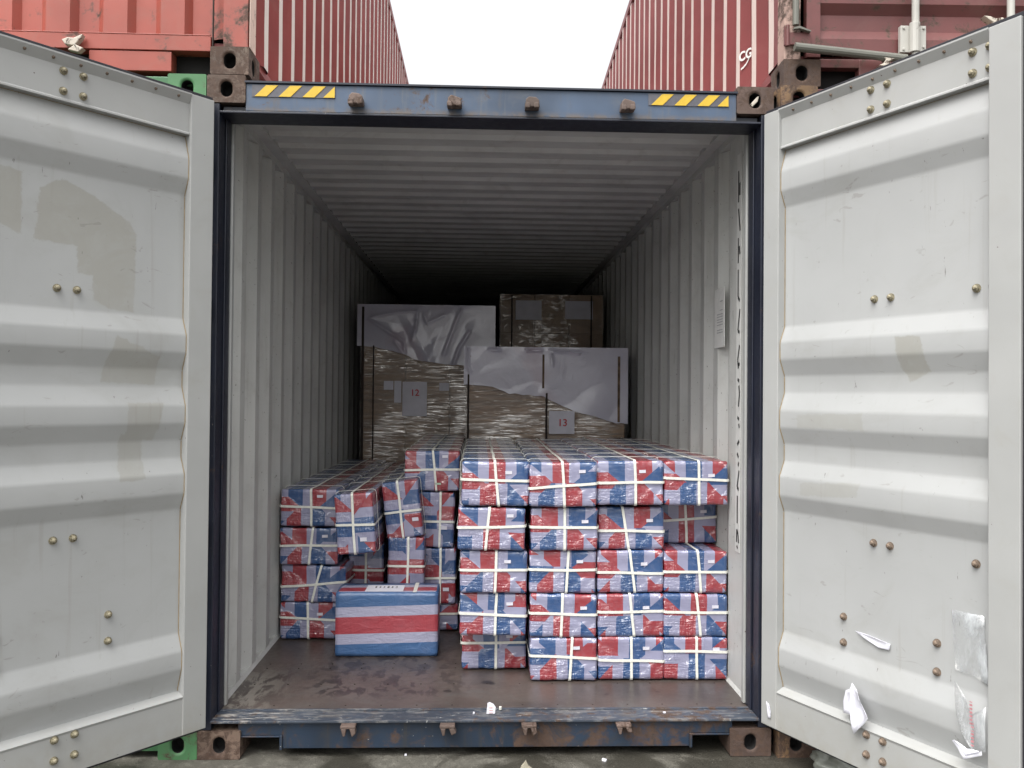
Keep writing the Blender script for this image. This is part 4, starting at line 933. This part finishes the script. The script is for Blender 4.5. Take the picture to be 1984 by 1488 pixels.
# ================================================================== wrapped pallets
def pallet(x0, x1, y0, y1, ztop, label, sheet=None, nrow=5, ncol=3, film_m=M_film, label_rect=None, number=None, boards_and_gaps=(), slots=(), stickers=(), creases=()):
    r = empty('wrapped_pallet', ((x0+x1)/2, y0, 0.1635)); tag(r, label, 'wrapped pallet', 'wrapped pallets at the back of the container')
    ox, oy, oz = (x0+x1)/2, y0, 0.1635
    def B(name, m, a0, a1, b0, b1, c0, c1, bev=0.0): return MB().box(a0-ox, a1-ox, b0-oy, b1-oy, c0-oz, c1-oz).build(name, m, r, bevel=bev)
    pb = MB()
    for a in (0, .5, 1): xx = x0+0.05+(x1-x0-0.14)*a; pb.box(xx-ox, xx+0.09-ox, 0.0, y1-oy, 0.018, 0.10)
    pb.box(x0-ox, x1-ox, 0, y1-oy, 0.10, 0.122); pb.box(x0-ox, x1-ox, 0, y1-oy, 0.0, 0.018); pb.build('pallet_base', M_wood, r)
    zb = oz+0.125; rnd = random.Random(int(ztop*100)); dz = (ztop-zb)/nrow; dx_ = (x1-x0)/ncol; dy_ = (y1-y0)/2
    for k in range(nrow):
        for i in range(ncol):
            for j in range(2):
                e_ = rnd.uniform(0.000, 0.006)
                B('carton', M_cardb, x0+i*dx_+0.002, x0+(i+1)*dx_-0.002, y0+j*dy_+0.002+e_*(j == 0), y0+(j+1)*dy_-0.002, zb+k*dz+0.001, zb+(k+1)*dz-0.001, 0.004)
    # stretch film skin, gently rippled, a few mm off the cartons
    f = MB(); nx, nz = 30, 40
    def fp(a, b):
        x_ = x0-0.006+(x1-x0+0.012)*a; z_ = zb-0.1+(ztop-zb+0.1)*b
        return (x_-ox, -0.012+noise.noise(Vector((x_*4, z_*30, ztop)))*0.005, z_-oz)
    base = [fp(i/nx, j/nz) for j in range(nz+1) for i in range(nx+1)]
    f.add(base, [(j*(nx+1)+i, j*(nx+1)+i+1, (j+1)*(nx+1)+i+1, (j+1)*(nx+1)+i) for j in range(nz) for i in range(nx)])
    for xx in (x0-0.006, x1+0.006): f.add([(xx-ox, -0.012, zb-0.1-oz), (xx-ox, y1-oy, zb-0.1-oz), (xx-ox, y1-oy, ztop-oz), (xx-ox, -0.012, ztop-oz)], [(0, 1, 2, 3)])
    f.build('stretch_film', film_m, r, smooth=True)
    for (a, c0, c1, w2, mt) in boards_and_gaps:
        B('board_gap_strip', mt, a-w2/2, a+w2/2, y0-0.030, y0-0.016, c0, c1, 0.002)  # darkest strips stand in for the shade in gaps, brown ones are boards
    if sheet:
        edge, left_drop = sheet; s_ = MB(); nx, nz = 130, 50
        xs_ = [e_[0] for e_ in edge]
        def zlow(x_):
            if x_ <= edge[0][0]: return edge[0][1]
            for (a, za), (b, zb_) in zip(edge, edge[1:]):
                if a <= x_ <= b: return za+(zb_-za)*(x_-a)/(b-a)
            return edge[-1][1]
        def ridge(x_, z_):
            h_ = 0.0
            for line in creases:
                for (ax, az), (bx, bz) in zip(line, line[1:]):
                    L2 = (bx-ax)**2+(bz-az)**2; q = max(0, min(1, ((x_-ax)*(bx-ax)+(z_-az)*(bz-az))/L2))
                    d_ = math.hypot(x_-ax-(bx-ax)*q, z_-az-(bz-az)*q); h_ = max(h_, math.exp(-(d_/0.010)**2)*0.006 + math.exp(-d_/0.05)*0.009)
            return h_
        def fold(x_, t, z_):
            f1 = abs(noise.noise(Vector((x_*3.0+t*1.3, t*1.2, ztop))))*0.030*t
            f2 = max(0, 0.09-abs(x_-x0-0.32-0.25*t))*0.30*t + max(0, 0.06-abs(x_-x0-0.75+0.2*t))*0.30*t
            return f1+f2*(1.0 if left_drop else 0.25)
        ext0, ext1 = xs_[0], xs_[-1]; base = []
        for j in range(nz+1):
            for i in range(nx+1):
                x_ = ext0+(ext1-ext0)*i/nx; zl = zlow(x_)+noise.noise(Vector((x_*20, 1, 2)))*0.006; t = 1-j/nz
                z_ = ztop+0.008-(ztop+0.008-zl)*t
                base.append((x_-ox, -0.022-fold(x_, t, z_)*0.5-ridge(x_, z_), z_-oz))
        s_.add(base, [(j*(nx+1)+i, j*(nx+1)+i+1, (j+1)*(nx+1)+i+1, (j+1)*(nx+1)+i) for j in range(nz) for i in range(nx)])
        # top and the two side drops
        def g2(f_, a_, b_):
            bs = [f_(i/a_, j/b_) for j in range(b_+1) for i in range(a_+1)]
            s_.add(bs, [(j*(a_+1)+i, j*(a_+1)+i+1, (j+1)*(a_+1)+i+1, (j+1)*(a_+1)+i) for j in range(b_) for i in range(a_)])
        g2(lambda a, b: (ext0+(ext1-ext0)*a-ox, -0.022+(y1-y0+0.03)*b, ztop+0.008-oz+noise.noise(Vector((a*6, b*6, 1)))*0.003*(1 if 0 < b < 1 else 0)), nx, 10)
        for xx, zl in ((ext0, edge[0][1]), (ext1, edge[-1][1])):
            g2(lambda a, b: (xx-ox, -0.022+(y1-y0+0.03)*a, (zl+(ztop+0.008-zl)*b)-oz), 10, 6)
        o = s_.build('cover_sheet', M_sheet, r, smooth=True); md_ = o.modifiers.new('edge', 'EDGE_SPLIT'); md_.split_angle = math.radians(45)
    if label_rect:
        a0, a1, c0, c1 = label_rect; q = MB(); n1 = 6
        bs = [(a0+(a1-a0)*i/n1-ox, -0.026+noise.noise(Vector((i*1.3, j*1.1, a0)))*0.003, c0+(c1-c0)*j/n1-oz) for j in range(n1+1) for i in range(n1+1)]
        q.add(bs, [(j*(n1+1)+i, j*(n1+1)+i+1, (j+1)*(n1+1)+i+1, (j+1)*(n1+1)+i) for j in range(n1) for i in range(n1)]); o = q.build('label_sheet', M_label, r, smooth=True)
        txt, tx, tz, ts = number
        text_mesh(txt, ts, M_red, r, Matrix(((1, 0, 0, tx-ox), (0, 0, -1, -0.032), (0, 1, 0, tz-oz), (0, 0, 0, 1))), 'pallet_number')
    for a0, a1, c0, c1 in stickers: B('box_sticker', M_label, a0, a1, y0-0.0155, y0-0.0140, c0, c1)
    return r
pallet(-1.035, 0.070, 3.50, 4.68, 2.283, 'tall wrapped pallet at the left rear, numbered 12, under a slack lavender sheet',
       sheet=([(-1.068, 1.945), (-0.933, 1.940), (-0.667, 1.877), (-0.59, 1.834), (-0.34, 1.798), (-0.198, 1.791), (-0.06, 1.800), (0.078, 1.79)], True), nrow=6, ncol=3,
       creases=([(-.969, 2.166), (-.683, 1.984), (-.67, 1.88)], [(-.943, 2.186), (-.734, 2.229), (-.572, 2.237)], [(-.567, 2.225), (-.58, 2.114), (-.61, 1.997)], [(-.515, 2.205), (-.488, 2.14), (-.345, 2.21)],
                [(-.214, 2.244), (-.287, 2.05), (-.345, 1.88)], [(-.137, 2.07), (-.227, 1.92), (-.266, 1.80)], [(-.76, 1.984), (-.683, 1.88)]),
       label_rect=(-0.688, -0.486, 1.366, 1.650), number=('12', -0.585, 1.557, 0.075), stickers=((-0.844, -0.765, 1.582, 1.656), (-0.385, -0.304, 1.578, 1.644), (-0.757, -0.699, 1.476, 1.657)),
       boards_and_gaps=((-1.020, 0.30, 2.27, 0.02, M_dkgap), (-0.930, 0.30, 1.95, 0.010, M_dkgap)))
pallet(-0.145, 1.055, 2.80, 4.05, 1.902, 'wrapped pallet right behind the bundles, numbered 13, with a taut lavender sheet',
       sheet=([(-0.168, 1.625), (0.04, 1.611), (0.171, 1.56), (0.431, 1.539), (0.513, 1.497), (0.667, 1.428), (0.812, 1.394), (0.978, 1.342), (1.072, 1.337)], False), nrow=5, ncol=2,
       creases=([(.477, 1.88), (.697, 1.868)], [(.489, 1.88), (.496, 1.774)], [(-.138, 1.90), (-.138, 1.76), (-.12, 1.72)], [(.30, 1.88), (.41, 1.885)], [(0.02, 1.885), (0.10, 1.883)]),
       label_rect=(0.476, 0.668, 1.258, 1.430), number=('13', 0.578, 1.340, 0.075),
       boards_and_gaps=((0.430, 1.600, 1.855, 0.016, M_board), (0.457, 1.15, 1.565, 0.014, M_dkgap), (1.003, 1.349, 1.846, 0.018, M_board), (-0.133, 1.14, 1.72, 0.014, M_dkgap), (-0.118, 1.72, 1.84, 0.008, M_board)))
pallet(0.135, 1.100, 4.30, 5.40, 2.490, 'dark shrink wrapped pallet of cartons at the right rear, highest of the three', nrow=6, ncol=3, film_m=M_filmdk,
       stickers=((0.28, 0.52, 2.25, 2.43), (0.74, 1.00, 2.26, 2.43)), boards_and_gaps=((0.245, 1.9, 2.48, 0.012, M_dkgap), (0.985, 1.9, 2.48, 0.012, M_dkgap)))

# ================================================================== loose papers and scraps
def scrap(name, label, cat, pts, M, mat, off=0.004, thick=0.0006, lift=0.0, seed=1, sub=1):
    """an irregular flat piece in door coordinates (x, z), standing off the panel a little"""
    cx_ = sum(p[0] for p in pts)/len(pts); cz_ = sum(p[1] for p in pts)/len(pts)
    bm = bmesh.new(); rnd = random.Random(seed); rim = []
    dense = []
    for (a, b), (c, d_) in zip(pts, pts[1:]+pts[:1]):
        for k in range(3): dense.append((a+(c-a)*k/3, b+(d_-b)*k/3))
    def P(x_, z_, e): 
        return M @ Vector((x_, off+lift*e+noise.noise(Vector((x_*25, z_*25, seed)))*lift*0.6, z_))
    layers = []
    for e, sc_ in ((1.0, 1.0), (0.5, 0.66), (0.2, 0.33)): layers.append([bm.verts.new(P(cx_+(a-cx_)*sc_, cz_+(b-cz_)*sc_, e)) for a, b in dense])
    c0 = bm.verts.new(P(cx_, cz_, 0)); n_ = len(dense)
    for A, B in zip(layers, layers[1:]):
        for i in range(n_): bm.faces.new((A[i], A[(i+1) % n_], B[(i+1) % n_], B[i]))
    for i in range(n_): bm.faces.new((layers[-1][i], layers[-1][(i+1) % n_], c0))
    bmesh.ops.recalc_face_normals(bm, faces=bm.faces)
    me = bpy.data.meshes.new(name); bm.to_mesh(me); bm.free(); me.materials.append(mat); me.polygons.foreach_set('use_smooth', [True]*len(me.polygons))
    o = bpy.data.objects.new(name, me); link(o); md_ = o.modifiers.new('thickness', 'SOLIDIFY'); md_.thickness = thick; md_.offset = 0
    tag(o, label, cat); return o
R_ = lambda pts: [(-a, b) for a, b in pts]
scrap('torn_paper', 'torn white paper strip stuck flat beside the bolts on the right door', 'paper scrap', R_([(0.459, 0.652), (0.513, 0.652), (0.618, 0.642), (0.612, 0.617), (0.565, 0.615), (0.523, 0.626)]), MR, M_paper, off=-0.037, lift=0.006, seed=3)
scrap('crumpled_paper', 'crumpled white paper wedged above the bottom rail of the right door', 'paper scrap', R_([(0.490, 0.470), (0.484, 0.441), (0.484, 0.348), (0.503, 0.282), (0.57, 0.363), (0.545, 0.40), (0.515, 0.452)]), MR, M_paper, off=0.004, lift=0.022, seed=5)
scrap('torn_paper', 'small curled white flap left of the crumpled paper on the right door', 'paper scrap', R_([(0.478, 0.445), (0.446, 0.425), (0.434, 0.380), (0.436, 0.337), (0.478, 0.342)]), MR, M_paper, off=-0.006, lift=0.008, seed=6)
scrap('white_slip', 'narrow white slip on the hinge edge of the right door near its foot', 'paper scrap', R_([(0.034, 0.254), (0.052, 0.245), (0.061, 0.220), (0.061, 0.190), (0.044, 0.186)]), MR, M_paper, off=0.002, lift=0.003, seed=7)
scrap('plastic_film', 'rectangular piece of crinkled clear film stuck low on the right door', 'plastic film', R_([(0.86, 0.822), (0.977, 0.826), (0.982, 0.74), (0.995, 0.600), (0.945, 0.618), (0.872, 0.620)]), MR, M_filmdoor, off=-0.037, lift=0.004, seed=8)
scrap('tape_remnant', 'shredded tape remnant with faint red print hanging under the clear film', 'plastic film', R_([(0.893, 0.598), (0.935, 0.55), (0.955, 0.50), (1.004, 0.54), (1.004, 0.395), (0.965, 0.375), (0.925, 0.42), (0.90, 0.49)]), MR, M_filmdoor, off=-0.004, lift=0.006, seed=9)
scrap('curled_tape', 'curled white tape end at the foot of the shredded tape remnant', 'plastic film', R_([(0.895, 0.396), (0.900, 0.390), (0.938, 0.350), (1.001, 0.385), (0.998, 0.398), (0.944, 0.366), (0.903, 0.402)]), MR, M_paper, off=0.004, lift=0.010, seed=10)
tp = MB(); rnd = random.Random(5)
for (ux, z0_) in ((0.957, 0.50), (0.962, 0.43)):
    for k in range(7): tp.box(-ux-0.005, -ux+0.005, 0.006, 0.0065, z0_+k*0.012-0.03, z0_+k*0.012+rnd.uniform(0.003, .007)-0.03)
po = tp.build('tape_print', flat('faint_red_print', (0.45, 0.18, 0.20), 0.5)); po.matrix_local = MR; 
for o in bpy.data.objects:
    if o.name == 'tape_remnant': po.parent = o
# red and white tag standing on the sill, scraps and rubble on the ground
tg = empty('torn_tag', (0.012, 0.05, 0.1685)); tag(tg, 'torn white tag with a red patch standing on the sill', 'paper scrap')
t = MB(); t.prism([(-0.018, 0.0), (-0.014, 0.046), (-0.004, 0.050), (0.012, 0.042), (0.022, 0.028), (0.018, 0.0)], -0.001, 0.001, 'y'); t.build('tag_sheet', M_paper, tg)
t = MB(); t.box(-0.006, 0.008, -0.0022, -0.0012, 0.024, 0.028); t.box(-0.006, 0.009, -0.0022, -0.0012, 0.013, 0.016); t.box(-0.007, 0.010, -0.0022, -0.0012, 0.003, 0.0055); t.build('tag_print', flat('faded_red_print', (0.55, 0.33, 0.31), 0.6), tg)
def chip(x, y, z, s_, label, mat, nm='paper_chip', cat='litter'):
    rnd = random.Random(int((x+5)*1000)); m = MB()
    P_ = [(x+s_*math.cos(a)*rnd.uniform(.5, 1), y+s_*math.sin(a)*rnd.uniform(.5, 1)) for a in [k*math.pi/3.5 for k in range(7)]]
    m.prism(P_, z, z+0.004+rnd.uniform(0, .01), 'z'); return tag(m.build(nm, mat), label, cat)
chip(0.493, -0.035, 0.0, 0.014, 'white chip on the ground just left of the lower right casting', M_paper)
chip(-0.35, 0.03, 0.0, 0.008, 'tiny pale chip on the ground under the blue sill', M_paper)
chip(-0.06, 0.06, 0.165, 0.007, 'tiny white crumb on the sill left of the torn tag', M_paper)
chip(0.055, 0.10, 0.168, 0.010, 'small yellowish crumb on the sill right of the torn tag', M_strap)
chip(0.77, 0.06, 0.165, 0.008, 'small white crumb at the right end of the sill', M_paper)
sh_ = MB(); sh_.prism([(-0.035, 0.0), (-0.022, 0.030), (-0.004, 0.052), (0.006, 0.030), (0.030, 0.012), (0.05, 0.0)], -0.28, -0.265, 'y')
o = sh_.build('stone_shard', flat('pale_stone', (0.36, 0.33, 0.25), 0.8)); o.location = (0.16, 0.13, -0.004); tag(o, 'pale pointed shard lying on the ground at the bottom edge', 'stone')
# grey plastic bag crumpled by the right neighbour's foot
bm = bmesh.new(); bmesh.ops.create_icosphere(bm, subdivisions=4, radius=0.11)
for v in bm.verts:
    n_ = v.co.normalized(); k = abs(noise.noise(v.co*14))*0.05+noise.noise(v.co*30)*0.012
    v.co = Vector((v.co.x*1.25, v.co.y*0.9, v.co.z*0.62)) - n_*k
me = bpy.data.meshes.new('crumpled_bag'); bm.to_mesh(me); bm.free(); nb = NB('grey_plastic_bag'); nb.fin(nb.mix(nb.noise(9, 4), (0.10, 0.11, 0.09), (0.28, 0.29, 0.26)), 0.35); me.materials.append(nb.m)
me.polygons.foreach_set('use_smooth', [True]*len(me.polygons))
o = bpy.data.objects.new('crumpled_bag', me); link(o); o.location = (1.47, -0.16, 0.045); tag(o, 'crumpled grey plastic bag on the ground below the right door', 'plastic bag')
